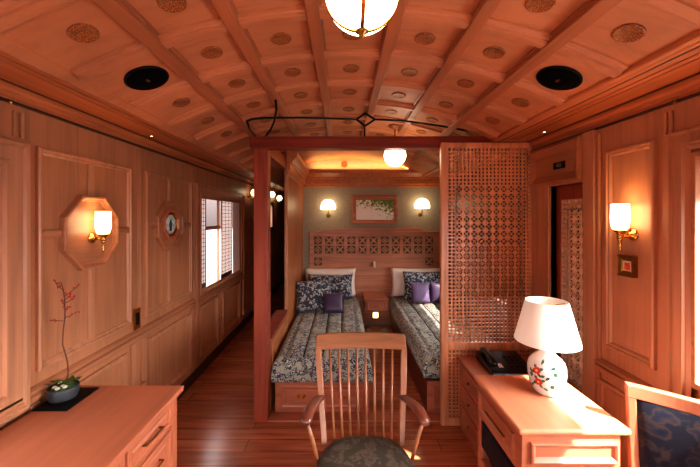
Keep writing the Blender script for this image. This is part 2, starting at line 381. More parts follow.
# right wall: sconce panel
panel(wr, RW, 1.470, 1.746, ZB+.02, H+.345)
struct('joint_strip', MB().box(W-.010, W, 1.80, 1.815, 0, H+.45).box(W-.016, W, 1.785, 1.798, 0, H+.45).box(W-.012, W, 1.395, 1.408, H+.35, H+.45).box(W-.012, W, 1.420, 1.433, H+.35, H+.45), M['mould_v'], wr, bevel=.003)
# baseboards
struct('baseboard_left', MB().box(-W, -W+.022, YR, YE, 0, .095), M['base'], bevel=.004)
struct('baseboard_right', MB().box(W-.022, W, YR, 1.82, 0, .095), M['base'], bevel=.004)

# ---- windows
def window(n, side, y0, y1, z0, z1, zbot, ztop, yc0, yc1, k=1):
    fn = LW if side < 0 else RW
    x = side*(W+.05)
    w = struct('window_%d' % n, MB().sweep(fn, rect(yc0, yc1, zbot, ztop), [(a*k, b) for a, b in CASE[:-1]]), M['mould_v'])
    X0, X1 = sorted((side*(W-.018), side*(W+.08)))
    struct('window_lining', MB().box(X0, X1, y0-.02, y0+.004, z0, z1).box(X0, X1, y1-.004, y1+.02, z0, z1).box(X0, X1, y0-.02, y1+.02, z1-.004, z1+.02).box(X0, X1, y0-.02, y1+.02, z0-.02, z0+.004), M['mould'], w, bevel=.003)
    return w, x
w1, x = window(1, -1, .25, 1.305, .88, H+.225, .70, H+.32, .06, 1.446)
struct('window_pane', MB().box(x-.003, x+.003, .25, 1.305, .88, H+.225), M['glass'], w1)
struct('window_sash', MB().box(x-.012, x+.012, 1.285, 1.305, .88, H+.225).box(x-.012, x+.012, .25, .28, .88, H+.235).box(x-.012, x+.012, .25, 1.305, .88, .91).box(x-.012, x+.012, .25, 1.305, H+.205, H+.225).box(x-.012, x+.012, .25, 1.305, H-.11, H-.09), M['mould_v'], w1)
w2, x2 = window(2, 1, .25, 1.30, .88, H+.235, .70, H+.35, .06, 1.394, .6)
struct('window_pane', MB().box(x2-.003, x2+.003, .25, 1.30, .88, H+.235), M['glass'], w2)
struct('window_sash', MB().box(x2-.012, x2+.012, 1.288, 1.30, .88, H+.235).box(x2-.012, x2+.012, .25, .28, .88, H+.235).box(x2-.012, x2+.012, .25, 1.30, .88, .90).box(x2-.012, x2+.012, .25, 1.30, H+.215, H+.235), M['mould_v'], w2)
tag(obj('roller_blind', MB().box(-W-.069, -W-.066, .27, 1.275, 1.24, H+.215).lathe([(.018, .27), (.018, 1.275)], (-W-.066, 0, H+.20), 12, 'Y'), M['lining']), 'added white roller blind dimming the window above the left sideboard', 'blind')  # blind added to cut the daylight reaching the right wall
tag(obj('roller_blind', MB().box(x2+.016, x2+.019, .27, 1.27, 1.605, H+.225).lathe([(.018, .27), (.018, 1.27)], (x2+.016, 0, H+.205), 12, 'Y'), M['lining']), 'white roller blind half lowered in the window beside the desk', 'blind')
# far left window: casing, sashes, reed screens
w3, x3 = window(3, -1, 3.20, 4.47, .80, H+.205, .69, H+.315, 3.09, 4.58)
struct('window_pane', MB().box(x3-.003, x3+.003, 3.2, 4.47, .80, H-.12), M['glass'], w3)
struct('upper_pane', MB().box(x3-.003, x3+.003, 3.2, 4.47, H-.12, H+.205), M['tint'], w3)
struct('window_sash', MB().box(x3-.014, x3+.014, 3.2, 4.47, H-.145, H-.105).box(x3-.014, x3+.014, 3.828, 3.840, .8, H+.205).box(x3-.014, x3+.014, 3.2, 3.23, .8, H+.205).box(x3-.014, x3+.014, 4.44, 4.47, .8, H+.205), M['mould'], w3)
def reed(y0, y1, nv):
    xs = -W-.016
    s = struct('reed_screen', MB().box(xs-.006, xs+.006, y0, y0+.018, .805, H+.20).box(xs-.006, xs+.006, y1-.018, y1, .805, H+.20).box(xs-.006, xs+.006, y0, y1, H+.185, H+.20), M['mould_v'], w3)
    struct('bottom_rail', MB().box(xs-.006, xs+.006, y0, y1, .805, .865), M['base'], s)
    mb = MB(); n = 20
    for i in range(n):
        z = .87+(H+.185-.87)*(i+.5)/n; mb.box(xs+.002, xs+.006, y0+.018, y1-.018, z-.0035, z+.0035)
    struct('grid_bars', mb, M['mould_v'], s)
    struct('paper_sheet', MB().box(xs-.002, xs+.001, y0+.016, y1-.016, .86, H+.19), M['sudare'], s)
    mb = MB()
    for i in range(nv):
        yy = y0+(y1-y0)*(i+1)/(nv+1); mb.box(xs+.002, xs+.005, yy-.004, yy+.004, .865, H+.185)
    struct('upright_bars', mb, M['mould_v'], s)
reed(3.215, 3.40, 2); reed(3.84, 4.20, 2)
cv = MB(); pts = [(4.22+.24*i/24, .012*sin(i*1.6)) for i in range(25)]
cv.loops([[(-W-.012+d, y, z) for y, d in pts] for z in (.82, H+.20)], closed=False, smooth=True)
tag(obj('curtain', cv, M['white']), 'narrow white curtain gathered at far edge of the reed screened window', 'curtain')
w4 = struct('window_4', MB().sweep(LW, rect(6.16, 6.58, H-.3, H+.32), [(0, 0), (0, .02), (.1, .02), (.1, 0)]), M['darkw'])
struct('window_pane', MB().box(-W-.053, -W-.047, 6.26, 6.48, H-.2, H+.22), M['glass'], w4)

# ---- right lattice door with transom
def lattice_cell(mb, fn, cu, cv, su, sv, h0, h1, kind):
    r = .40 if kind == 0 else .42; t = math.tan(pi/8)
    sq = [(.5, -.5*t), (.5, .5*t), (.5*t, .5), (-.5*t, .5), (-.5, .5*t), (-.5, -.5*t), (-.5*t, -.5), (.5*t, -.5)]
    co_ = {1: (.5, .5), 3: (-.5, .5), 5: (-.5, -.5), 7: (.5, -.5)}
    P = lambda q, h: fn(cu+q[0]*su, cv+q[1]*sv, h)
    inn = [(r*2*a, r*2*b) for a, b in sq]
    for i in range(8):
        k = (i+1) % 8
        o_ = [sq[i]]+([co_[i]] if i in co_ else [])+[sq[k]]
        vs = [P(q, h1) for q in o_]+[P(inn[k], h1), P(inn[i], h1)]
        mb.add(vs, [tuple(range(len(vs)))])
        mb.add([P(inn[i], h1), P(inn[k], h1), P(inn[k], h0), P(inn[i], h0)], [(0, 1, 2, 3)])
    if kind == 0:
        d = .34
        for e in (-1, 1): mb.bar(fn, (cu-d*su, cv-e*d*sv), (cu+d*su, cv+e*d*sv), su*.09, h0, h1-.002)
    else:
        q8 = [(a*.56, b*.56) for a, b in sq]
        mb.add([P(q, h1-.004) for q in q8], [tuple(range(8))])
        for e in (0, 1):
            mb.bar(fn, (cu-.45*su*(1-e), cv-.45*sv*e), (cu+.45*su*(1-e), cv+.45*sv*e), su*.12, h0, h1-.004)
def grid(mb, fn, u0, v0, nu, nv, p, w, h0, h1, skip=None):
    for i in range(nu+1): mb.bar(fn, (u0+i*p, v0), (u0+i*p, v0+nv*p), w, h0, h1)
    for j in range(nv+1): mb.bar(fn, (u0, v0+j*p), (u0+nu*p, v0+j*p), w, h0, h1)
dr = struct('door_1', MB().box(W+.035, W+.065, 1.90, 1.94, .01, H+.21).box(W+.035, W+.065, 2.182, 2.22, .01, H+.21).box(W+.035, W+.065, 1.94, 2.182, H+.11, H+.21).box(W+.035, W+.065, 1.94, 2.182, .01, .20), M['post'], bevel=.003)
lm = MB(); dfn = lambda u, v, h: (W+.055-h, u, v); p = .242/8; u0 = 1.94; v0 = .20
nr = 46; ph_ = (H+.11-v0)/nr
for i in range(9):
    lm.bar(dfn, (u0+i*p, v0), (u0+i*p, H+.11), .013, 0, .012) if i >= 6 else (lm.bar(dfn, (u0+i*p, v0), (u0+i*p, v0+12*ph_), .013, 0, .012), lm.bar(dfn, (u0+i*p, H+.11-2*ph_), (u0+i*p, H+.11), .013, 0, .012))
for j in range(nr+1):
    full = j <= 12 or j >= nr-2
    lm.bar(dfn, (1.94 if full else u0+6*p, v0+j*ph_), (2.182, v0+j*ph_), .012, 0, .012)
for j in range(6, 22):
    for i in range(3): lattice_cell(lm, dfn, u0+(1+2*i)*p, v0+(2*j+1)*ph_, 2*p, 2*ph_, 0, .012, 0)
struct('door_lattice', lm, M['palel'], dr)
struct('door_backing', MB().box(W+.057, W+.061, 1.94, 2.182, .20, H+.11), M['slot'], dr)
fb = MB().box(W-.020, W+.075, 2.22, 2.42, 0, H+.48).box(W-.022, W+.075, 1.815, 1.90, 0, H+.48).box(W-.020, W+.075, 1.90, 2.22, H+.20, H+.48)
struct('door_frame', fb, M['mould_v'], dr, bevel=.004)
struct('transom_panel', MB().sweep(lambda u, v, h: (W-.02-h, u, v), rect(1.905, 2.405, H+.215, H+.465), [(0, 0), (0, .02), (.012, .026), (.022, .020), (.055, .004), (.06, .002)], cap=True), M['mould'], dr)
sg = thing('room_sign', 'small black sign with grey characters above the lattice door', 'sign', (W-.0222, 2.10, H+.325))
part('plate', MB().box(W-.028, W-.0222, 2.045, 2.155, H+.303, H+.347), M['blackm'], sg, bevel=.002)
cu = bpy.data.curves.new('lettering', 'FONT'); cu.body = '402'; cu.size = .034; cu.align_x = 'CENTER'; cu.align_y = 'CENTER'; cu.extrude = .0008
to = bpy.data.objects.new('lettering', cu); C.objects.link(to); to.parent = sg; to.location = (-.0068, 0, 0); to.rotation_euler = (pi/2, 0, -pi/2)
cu.materials.append(M['signw'])
bpy.context.view_layer.update()
tm = bpy.data.meshes.new_from_object(to.evaluated_get(bpy.context.evaluated_depsgraph_get()))
t2 = bpy.data.objects.new('sign_lettering', tm); C.objects.link(t2); t2.parent = sg; t2.location = to.location; t2.rotation_euler = to.rotation_euler
bpy.data.objects.remove(to); bpy.data.curves.remove(cu)

# ---- alcove: back wall, partition, post, beam
struct('wall_back', MB().box(-.583, W+.08, YB, YB+.08, 0, H+.85), M['beige'])
bc = [(.0, .415), (.02, .425), (.02, .45), (.045, .46), (.045, .525), (.065, .535), (.065, .55), (.10, .575), (.13, .60), (.13, .645), (.10, .655), (0.0, .655)]
struct('trim_cornice_back', MB().loops([[(x, YB-d, H+z) for d, z in bc] for x in (-.563, W)], closed=False), M['cornice'])
struct('trim_alcove_side', MB().box(W-.012, W-.0005, 2.50, 2.75, .0, H+.49).box(W-.012, W-.0005, 4.05, YB, .0, H+.49).box(W-.012, W-.0005, 2.75, 4.05, 0, .80).box(W-.012, W-.0005, 2.75, 4.05, 1.23, H+.49), M['base'])
w6 = struct('window_6', MB().box(W-.03, W+.08, 2.73, 2.75, .78, 1.25).box(W-.03, W+.08, 4.05, 4.07, .78, 1.25).box(W-.03, W+.08, 2.75, 4.05, 1.23, 1.25).box(W-.03, W+.08, 2.75, 4.05, .78, .80), M['mould'])
struct('window_pane', MB().box(W+.047, W+.053, 2.75, 4.05, .80, 1.23), M['sheer'], w6)
wp = struct('wall_partition', MB().box(-.583, -.563, 3.32, YB, 0, H+.80), M['partw'])
struct('trim_partition_edge', MB().box(-.587, -.555, 3.305, 3.335, 0, H+.56), M['mould_v'], bevel=.004)
struct('trim_header', MB().box(-.655, -.563, 2.57, 3.32, H+.47, H+.58), M['beam'], bevel=.004)
struct('trim_partition_cornice', MB().loops([[(-.563+d*.8, y, H+z) for d, z in bc] for y in (3.3, YB)], closed=False, cap0=True), M['cornice'])
lw = struct('wall_low', MB().box(-.655, -.563, 2.572, 3.30, 0, .585), M['partw'])
struct('wall_cap', MB().box(-.665, -.552, 2.572, 3.30, .585, .607), M['beam'], lw, bevel=.004)
struct('panel_moulding', MB().sweep(lambda u, v, h: (-.563+h, u, v), rect(2.62, 3.26, .30, .56), [(0, 0), (0, .010), (.02, .010), (.03, 0)]), M['mould'], lw)
struct('trim_post', MB().box(-.669, -.563, 2.467, 2.570, 0, H+.51), M['post'], bevel=.006)
struct('trim_beam', MB().box(-.70, 1.24, 2.467, 2.570, H+.512, H+.60), M['beam'], bevel=.005)
# wall_end closes the corridor
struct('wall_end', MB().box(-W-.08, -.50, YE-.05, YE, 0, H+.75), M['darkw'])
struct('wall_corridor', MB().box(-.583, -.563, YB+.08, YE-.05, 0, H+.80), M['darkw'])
# rear wall with an unseen window, added and sized for frontal fill light
struct('wall_rear', MB().box(-W-.08, -.75, YR-.08, YR, 0, H+.85).box(.75, W+.08, YR-.08, YR, 0, H+.85).box(-.75, .75, YR-.08, YR, 0, .65).box(-.75, .75, YR-.08, YR, H-.04, H+.85), M['wall_v'])
w5 = struct('window_5', MB().sweep(lambda u, v, h: (u, YR+h, v), rect(-.82, .82, .58, H+.03), [(0, 0), (0, .03), (.07, .03), (.07, -.02)]), M['mould'])
struct('window_pane', MB().box(-.75, .75, YR-.045, YR-.04, .65, H-.04), M['glass'], w5)

# ---- lattice screen
sc = thing('lattice_screen', 'tall pierced wooden lattice screen standing at the foot of the right bed', 'screen', (1.06, 2.45, 0))
SY = 2.425; sfn = lambda u, v, h: (u, SY+.022-h, v)
sx0, sx1 = .722, 1.398; sz1 = H+.545
part('frame', MB().box(sx0, sx0+.055, SY, SY+.042, 0, sz1).box(sx1-.016, sx1, SY, SY+.042, 0, sz1).box(sx0+.055, sx1-.016, SY, SY+.042, sz1-.04, sz1).box(sx0+.055, sx1-.016, SY, SY+.042, .555, .612).box(sx0+.055, sx1-.016, SY, SY+.042, 0, .06), M['screenw'], sc, bevel=.004)
p = (sx1-.016-sx0-.055)/22; lm = MB(); U0 = sx0+.055
zt = sz1-.04; n_top = 10; n_mid = 15
z = zt; rows = int((zt-.612)/p); p2 = (zt-.612)/rows
for i in range(1, 22):
    if i in (1, 2, 20, 21): lm.bar(sfn, (U0+i*p, .612), (U0+i*p, zt), .0108, 0, .012)
    else:
        lm.bar(sfn, (U0+i*p, zt-n_top*p2), (U0+i*p, zt), .0108, 0, .012)
        lm.bar(sfn, (U0+i*p, .612), (U0+i*p, zt-(n_top+2*n_mid)*p2), .0108, 0, .012)
for j in range(1, rows):
    zz = zt-j*p2
    if j <= n_top or j >= n_top+2*n_mid: lm.bar(sfn, (U0, zz), (U0+22*p, zz), .0108, 0, .0118)
    else: lm.bar(sfn, (U0, zz), (U0+2*p, zz), .0108, 0, .0118); lm.bar(sfn, (U0+20*p, zz), (U0+22*p, zz), .0108, 0, .0118)
for j in range(n_mid):
    for i in range(9): lattice_cell(lm, sfn, U0+(3+2*i)*p, zt-(n_top+2*j+1)*p2, 2*p, 2*p2, .001, .012, 0 if j < 8 else 1)
for i in range(1, 22): lm.bar(sfn, (U0+i*p, .06), (U0+i*p, .555), .0108, 0, .012)
for j in range(1, 18): lm.bar(sfn, (U0, .06+j*.0275), (U0+22*p, .06+j*.0275), .0108, 0, .0118)
part('lattice', lm, M['screenw'], sc)
part('upper_backing', MB().box(U0+2*p, U0+20*p, SY+.030, SY+.034, zt-(n_top+2*n_mid)*p2, zt-(n_top+16)*p2), M['slot'], sc)
part('lower_backing', MB().box(U0, sx1-.016, SY+.030, SY+.036, .06, .555), M['furn'], sc)

# ---- wrought iron bow over the beam
ib = thing('iron_bow', 'black wrought iron bow with a diamond centre above the beam', 'ironwork', (0, 2.5, H+.60))
def arc_pts(pp): return [Vector(q) for q in pp]
YI = 2.50
bow = []
for (px, py, Y) in ((247, 121, 2.20), (252, 119, 2.21), (264, 118, 2.24), (300, 117.6, 2.36), (330, 118.4, 2.46), (357, 119.5, YI)): bow.append(at(px, py, Y))
bow2 = [at(px, py, Y) for (px, py, Y) in ((375, 119.5, YI), (400, 120.5, YI), (425, 123.5, YI), (450, 127.5, YI), (470, 131.5, YI), (484, 135.3, YI))]
part('bow_bar', MB().tube(bow, .0075, 8).tube(bow2, .0075, 8), M['iron'], ib)
dm = [at(356.5, 119.5, YI), at(365, 113.2, YI), at(375, 119.5, YI), at(365, 126, YI), at(356.5, 119.5, YI)]
dmb = MB()
for a, b in zip(dm, dm[1:]): dmb.tube([a, b], .008, 8)
part('diamond', dmb, M['iron'], ib)
part('stem', MB().tube([at(364.5, 126, YI), (at(364.5, 137, YI)[0], YI, H+.601)], .007, 8), M['iron'], ib)
part('brace', MB().tube([at(247, 121, 2.20), at(249, 128, 2.33), (at(256, 137, 2.5)[0], 2.5, H+.601)], .0075, 8), M['iron'], ib)
part('brace', MB().tube([(-.42, 2.06, H+.725), (-.43, 2.13, H+.69), (-.47, 2.26, H+.655), (-.52, 2.38, H+.63), (at(265, 137, 2.5)[0], 2.5, H+.601)], .0075, 8), M['iron'], ib)

# ---- ceiling medallions and speakers
mm = MB().lathe([(.047, -.001), (.047, .004), (.043, .006), (.040, .004), (1e-5, .004)], n=28)
me0 = None
COLS = [-.937, -.6325, -.3225, 0, .3225, .6325, .937]
cw = ['leftmost', 'second', 'third', 'middle', 'fifth', 'sixth', 'rightmost']
rw = ['first', 'second', 'third', 'fourth', 'fifth', 'sixth', 'seventh', 'eighth', 'ninth', 'tenth', 'last']
def on_vault(o, off, y):
    x, yy, z = vault(off, y, .001); o.location = (x, yy, z); o.rotation_euler = (pi, math.asin(off/R), 0)
    o.rotation_euler = Matrix(((cos(math.asin(off/R)), 0, 0), (0, 1, 0), (0, 0, 1))).to_euler()
    a = math.asin(off/R); n = Vector((-sin(a), 0, -cos(a)))
    o.rotation_euler = n.to_track_quat('Z', 'Y').to_euler()
first = None
for k in range(0, 11):
    for ci, off in enumerate(COLS):
        y = 1.134+.345*k
        if k == 0 and 1 < ci < 5: continue
        if k == 1 and ci in (0, 6): continue
        if k in (5, 6) and ci in (0, 6): continue
        if k in (7, 8): continue
        if k == 9: continue
        if k == 10: continue
        if k == 5 and ci == 4: continue
        if first is None:
            o = obj('ceiling_medallion', mm, M['medal']); first = o
        else:
            o = first.copy(); C.objects.link(o)
        on_vault(o, off, y)
        col = {0: 'leftmost coffer', 1: 'second coffer from the left', 2: 'third coffer from the left', 3: 'middle coffer', 4: 'third coffer from the right', 5: 'second coffer from the right', 6: 'rightmost coffer'}[ci]
        row = {0: 'nearest', 1: 'second nearest', 2: 'third nearest', 3: 'fourth nearest', 4: 'fifth nearest', 5: 'sixth nearest', 6: 'seventh nearest'}.get(k)
        lab = ('pierced round medallion, %s, %s ceiling row' % (col, row)) if row else 'round pierced wooden medallion on the glowing ceiling against the alcove back wall'
        tag(o, lab, 'medallion', 'pierced medallions in the ceiling coffers')
o = first.copy(); C.objects.link(o); o.location = (.02, YB-.001, H+.735); o.rotation_euler = (pi/2, 0, 0)
tag(o, 'pierced round medallion on the glowing end wall above the alcove cornice', 'medallion', 'pierced medallions in the ceiling coffers')
for off, lab in ((-.937, 'round black ceiling speaker above the left wall cornice'), (.937, 'round black ceiling speaker above the right wall cornice')):
    o = thing('ceiling_speaker', lab, 'speaker', (0, 0, 0), 0, 'ceiling speakers')
    on_vault(o, off, 1.50)
    part('rim', MB().lathe([(.092, -.001), (.094, .006), (.088, .010), (.080, .006), (.079, .002)], n=36), M['blackm'], o, local=True)
    part('grille', MB().lathe([(.087, .004), (.085, .0105), (.04, .0125), (1e-5, .013)], n=36), M['mesh'], o, local=True)
    part('badge', MB().box(-.012, .012, -.006, .006, .0122, .0150), M['brassd'], o, local=True)
# downlights in the cornice soffit
for X, Y, lab in ((-1.30, 2.24, 'tiny lit downlight in the underside of the left cornice'), (1.30, 2.13, 'tiny lit downlight in the underside of the right cornice')):
    o = thing('downlight', lab, 'downlight', (X, Y, H+.548))
    part('rim', MB().lathe([(.016, 0), (.016, -.004), (.011, -.005), (.010, -.001)], n=16), M['brass'], o, local=True)
    part('lens', MB().lathe([(.010, -.003), (1e-5, -.003)], n=16), M['spark'], o, local=True)
for side, lab in ((-1, 'small brass hook above the near left window'), (1, 'small brass hook above the near right window')):
    o = thing('brass_hook', lab, 'hook', (side*1.386, 1.376, H+.489))
    part('rose', MB().lathe([(.009, 0), (.008, -.004), (.004, -.006)], n=12), M['brass'], o, local=True)
    part('knob', MB().sphere((0, 0, -.012), .007, 10), M['brass'], o, local=True)

# ================================================================ LIGHT FITTINGS
def wall_sconce(label, side, Y, ztop, group='brass wall sconces with opal shades'):
    # local: +X out from wall, origin on the wall at arm height
    z0 = ztop-.128
    o = thing('wall_sconce', label, 'wall lamp', (side*(W-.0045 if side < 0 else W-.0008), Y, z0-.022), 0 if side < 0 else pi, group)
    part('backplate', MB().lathe([(.030, 0), (.030, .004), (.024, .008), (.012, .012), (.010, .02), (1e-5, .022)], n=20, axis='X'), M['brass'], o, local=True)
    ox = .062
    pts = [(.015, 0, 0), (.03, .012, -.010), (.045, .010, -.012), (.06, 0, -.006), (ox, 0, 0)]
    part('arm', MB().tube(pts, [.007, .006, .006, .006, .006], 10).tube([(.012, 0, .004), (.026, -.014, .012), (.042, -.012, .004), (ox-.008, 0, -.004)], .0042, 8), M['brass'], o, local=True)
    part('cup', MB().lathe([(1e-5, -.020), (.010, -.018), (.016, -.006), (.011, -.001), (.018, .008), (.026, .014), (.028, .022)], (ox, 0, 0), 20), M['brass'], o, local=True)
    part('finial', MB().lathe([(1e-5, -.082), (.004, -.078), (.006, -.068), (.003, -.058), (.007, -.046), (.004, -.036), (.011, -.026), (.013, -.020), (.006, -.014)], (ox, 0, 0), 16), M['brass'], o, local=True)
    part('lamp_shade', MB().lathe([(.020, .020), (.025, .024), (.032, .036), (.0365, .060), (.0375, .085), (.0365, .110), (.0360, .150), (.0335, .150), (.0335, .110), (.035, .085), (.033, .06), (.016, .026)], (ox, 0, -.004), 28), M['sconce'], o, local=True)
    return o
wall_sconce('lit brass sconce with opal shade in the octagonal panel on the left wall', -1, 1.835, H+.032)
wall_sconce('lit brass sconce with opal shade above the tiny gilt picture, right wall', 1, 1.593, H+.064)

def globe_pendant(label, X, Y, zc, r, gm='globe'):
    ztop = vault(X-XC, Y)[2]
    o = thing('globe_pendant', label, 'pendant lamp', (X, Y, ztop), 0, 'opal globe pendants')
    d = zc-ztop
    part('ceiling_rose', MB().lathe([(.055, 0), (.055, -.008), (.045, -.016), (.02, -.022), (.012, -.03)], n=24), M['rib'], o, local=True)
    part('stem', MB().tube([(0, 0, -.02), (0, 0, d+r*.9)], .007, 10), M['brass'], o, local=True)
    part('globe', MB().sphere((0, 0, d), r, 32), M[gm], o, local=True)
    part('collar', MB().lathe([(.012, d+r*1.12), (.03, d+r*1.08), (r*.62, d+r*.86), (r*.66, d+r*.78), (r*.60, d+r*.76)], n=24), M['brassd'], o, local=True)
    return o, d
g, d = globe_pendant('large lit opal globe strapped in brass, hanging nearest the camera', .045, .789, H+.530, .087)
st = []
r = .0885
for k in range(4):
    a = k*pi/2+.0
    pts = [(r*sin(t)*cos(a), r*sin(t)*sin(a), d-r*cos(t)) for t in [pi*.86*i/20 for i in range(21)]]
    ls = []
    tang = Vector((-sin(a), cos(a), 0))
    for q in pts:
        q = Vector(q); n = (q-Vector((0, 0, d))).normalized()
        ls.append([q-tang*.0045-n*.001, q-tang*.0045+n*.0015, q+tang*.0045+n*.0015, q+tang*.0045-n*.001])
    part('strap', MB().loops(ls, cap0=True, cap1=True), M['brass'], g, local=True)
part('finial', MB().lathe([(1e-5, d-r-.016), (.006, d-r-.012), (.009, d-r-.004), (.016, d-r), (.014, d-r+.004)], n=16), M['brassd'], g, local=True)
globe_pendant('smaller looking lit opal globe hanging in the bed alcove behind the beam', .45, 2.859, H+.527, .093, 'globe2')

def dome_sconce(label, X, zc):
    o = thing('dome_sconce', label, 'wall lamp', (X, YB, zc), 0, 'dome sconces on the alcove wall')
    part('backplate', MB().lathe([(.030, 0), (.030, -.008), (.02, -.014)], (0, 0, -.12), 16, 'Y'), M['brassd'], o, local=True)
    part('arm', MB().tube([(0, -.01, -.12), (0, -.06, -.12), (0, -.10, -.10), (0, -.11, -.06), (0, -.11, 0)], .008, 10), M['brass'], o, local=True)
    part('lamp_shade', MB().lathe([(.098, -.02), (.104, -.005), (.104, .02), (.095, .06), (.074, .094), (.045, .114), (1e-5, .122)], (0, -.11, -.02), 28), M['dome'], o, local=True)
dome_sconce('lit dome sconce left of the foliage painting above the left bed', at(328, 0, 4.5)[0], H+.135)
dome_sconce('lit dome sconce right of the foliage painting above the right bed', at(423, 0, 4.5)[0], H+.150)

# corridor globes and hooks beyond the post
for (Y, z, r, lab) in ((4.86, H+.35, .055, 'lit corridor globe lamp half hidden behind the dark red post'), (6.05, H+.405, .055, 'lit corridor globe lamp just right of the dark red post, nearer of two'), (6.75, H+.375, .055, 'lit corridor globe lamp farthest down the corridor')):
    o = thing('corridor_globe_lamp', lab, 'wall lamp', (-W, Y, z), 0, 'globe lamps along the corridor')
    part('backplate', MB().lathe([(.03, 0), (.03, .008), (.012, .014)], (0, 0, -.04), 16, 'X'), M['brassd'], o, local=True)
    part('arm', MB().tube([(.01, 0, -.04), (.06, 0, -.075), (.10, 0, -.085), (.10, 0, -r*.8)], .007, 8), M['brass'], o, local=True)
    part('globe', MB().sphere((.10, 0, 0), r, 20), M['dome'], o, local=True)
for (Y, lab) in ((4.93, 'brass coat hook on the corridor wall beside the far window'), (6.6, 'brass coat hook deep in the corridor seen right of the post')):
    o = thing('coat_hook', lab, 'hook', (-W, Y, H-.02), 0)
    part('rose', MB().lathe([(.02, 0), (.02, .006), (.01, .01)], n=14, axis='X'), M['brass'], o, local=True)
    part('hook', MB().tube([(.008, 0, .0), (.05, 0, .03), (.07, 0, .075)], .008, 8).tube([(.008, 0, 0), (.05, 0, -.05), (.075, 0, -.03)], .008, 8), M['brass'], o, local=True)

# ================================================================ PICTURES, SWITCH
o = thing('octagonal_picture', 'small octagonal gilt framed picture in the second octagonal panel', 'picture', (-W+.004, 2.67, H-.06))
ofn = lambda u, v, h: (-W+.004+h, u, v)
part('frame', MB().sweep(ofn, octa(2.655, H-.062, .125), [(0, 0), (.004, .024), (.014, .030), (.024, .026), (.030, .012)]), M['furn'], o)
part('gilt_slip', MB().sweep(ofn, octa(2.655, H-.062, .096), [(0, 0), (0, .016), (.012, .018), (.022, .010)]), M['brass'], o)
part('picture_face', MB().sweep(ofn, octa(2.655, H-.062, .076), [(0, .008), (.002, .009)], cap=True), plain('pale blue picture', (190, 204, 200), .3, var=.2, scale=40), o)
part('painted_figure', MB().sweep(ofn, [(2.64, H-.115), (2.675, H-.115), (2.678, H-.06), (2.664, H-.025), (2.648, H-.025), (2.634, H-.06)], [(0, .0092), (.001, .0100)], cap=True), plain('dark blue paint', (36, 42, 78), .4), o)
o = thing('small_picture', 'tiny gilt framed picture below the right wall sconce', 'picture', (W-.0005, 1.615, H-.242))
pf = lambda u, v, h: (W-.0005-h, u, v)
part('frame', MB().sweep(pf, rect(1.566, 1.660, H-.292, H-.192), [(0, 0), (0, .024), (.004, .020), (.018, .016), (.024, .012), (.026, .010)]), M['brassd'], o)
part('mount', MB().sweep(pf, rect(1.585, 1.641, H-.270, H-.214), [(0, .010), (.002, .0105)], cap=True), plain('cream mount', (226, 196, 168), .5), o)
part('print', MB().sweep(pf, rect(1.597, 1.629, H-.262, H-.226), [(0, .0107), (.001, .0115)], cap=True), plain('red print', (196, 78, 54), .5, var=.4, scale=90), o)
o = thing('foliage_painting', 'wide wood framed painting of green foliage between the dome sconces', 'picture', (.452, YB, H+.095))
bf = lambda u, v, h: (u, YB-h, v)
part('frame', MB().sweep(bf, rect(.131, .771, H-.10, H+.287), [(0, 0), (0, .035), (.01, .040), (.045, .030), (.052, .016), (.055, .012)]), M['headb'], o, bevel=.002)
part('canvas', MB().sweep(bf, rect(.184, .718, H-.047, H+.234), [(0, .010), (.001, .013)], cap=True), M['art'], o)
o = thing('light_switch', 'tall narrow brass switch plate on the left wall joint', 'switch', (-W+.008, 2.235, H-.70))
zs0, zs1 = H-.772, H-.632
zs0, zs1 = H-.78+.0, H-.64
part('plate', MB().box(-W+.0082, -W+.013, 2.195, 2.262, zs0+.02, zs1+.02), M['brass'], o, bevel=.002)
part('rocker', MB().box(-W+.013, -W+.017, 2.215, 2.242, zs0+.05, zs1-.01), M['blackm'], o, bevel=.002)

# ================================================================ BEDS
def bed(label, x0, x1, grp='twin beds'):
    o = thing('bed', label, 'bed', ((x0+x1)/2, 3.6, 0), 0, grp)
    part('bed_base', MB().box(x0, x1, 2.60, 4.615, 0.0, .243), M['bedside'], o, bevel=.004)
    part('foot_board', MB().box(x0-.001, x1+.001, 2.584, 2.60, 0.0, .250), M['bedwood'], o, bevel=.003)
    m = (x0+x1)/2
    for a, b in ((x0+.075, m-.03), (m+.03, x1-.075)):
        dfn = lambda u, v, h: (u, 2.584-h, v)
        d = part('drawer', MB().sweep(dfn, rect(a-.03, b+.03, .045, .215), [(0, 0), (0, .008), (.008, .010), (.02, .004), (.030, .003), (.034, .008), (.036, .009)], cap=True), M['furn_x'], o)
        c = (a+b)/2
        part('pull', MB().lathe([(.011, 0), (.011, -.006), (.006, -.010)], (c-.022, 2.575, .14), 12, 'Y').lathe([(.011, 0), (.011, -.006), (.006, -.010)], (c+.022, 2.575, .14), 12, 'Y').tube([(c-.022, 2.566, .142), (c-.014, 2.556, .130), (c+.014, 2.556, .130), (c+.022, 2.566, .142)], .004, 8), M['brass'], d)
    part('mattress', MB().box(x0+.02, x1-.02, 2.63, 4.60, .243, .375), M['white'], o, bevel=.02)
    return o
bed('low wooden bed with foot drawers against the left partition', -.530, .205)
bed('low wooden bed partly behind the lattice screen', .660, 1.385)
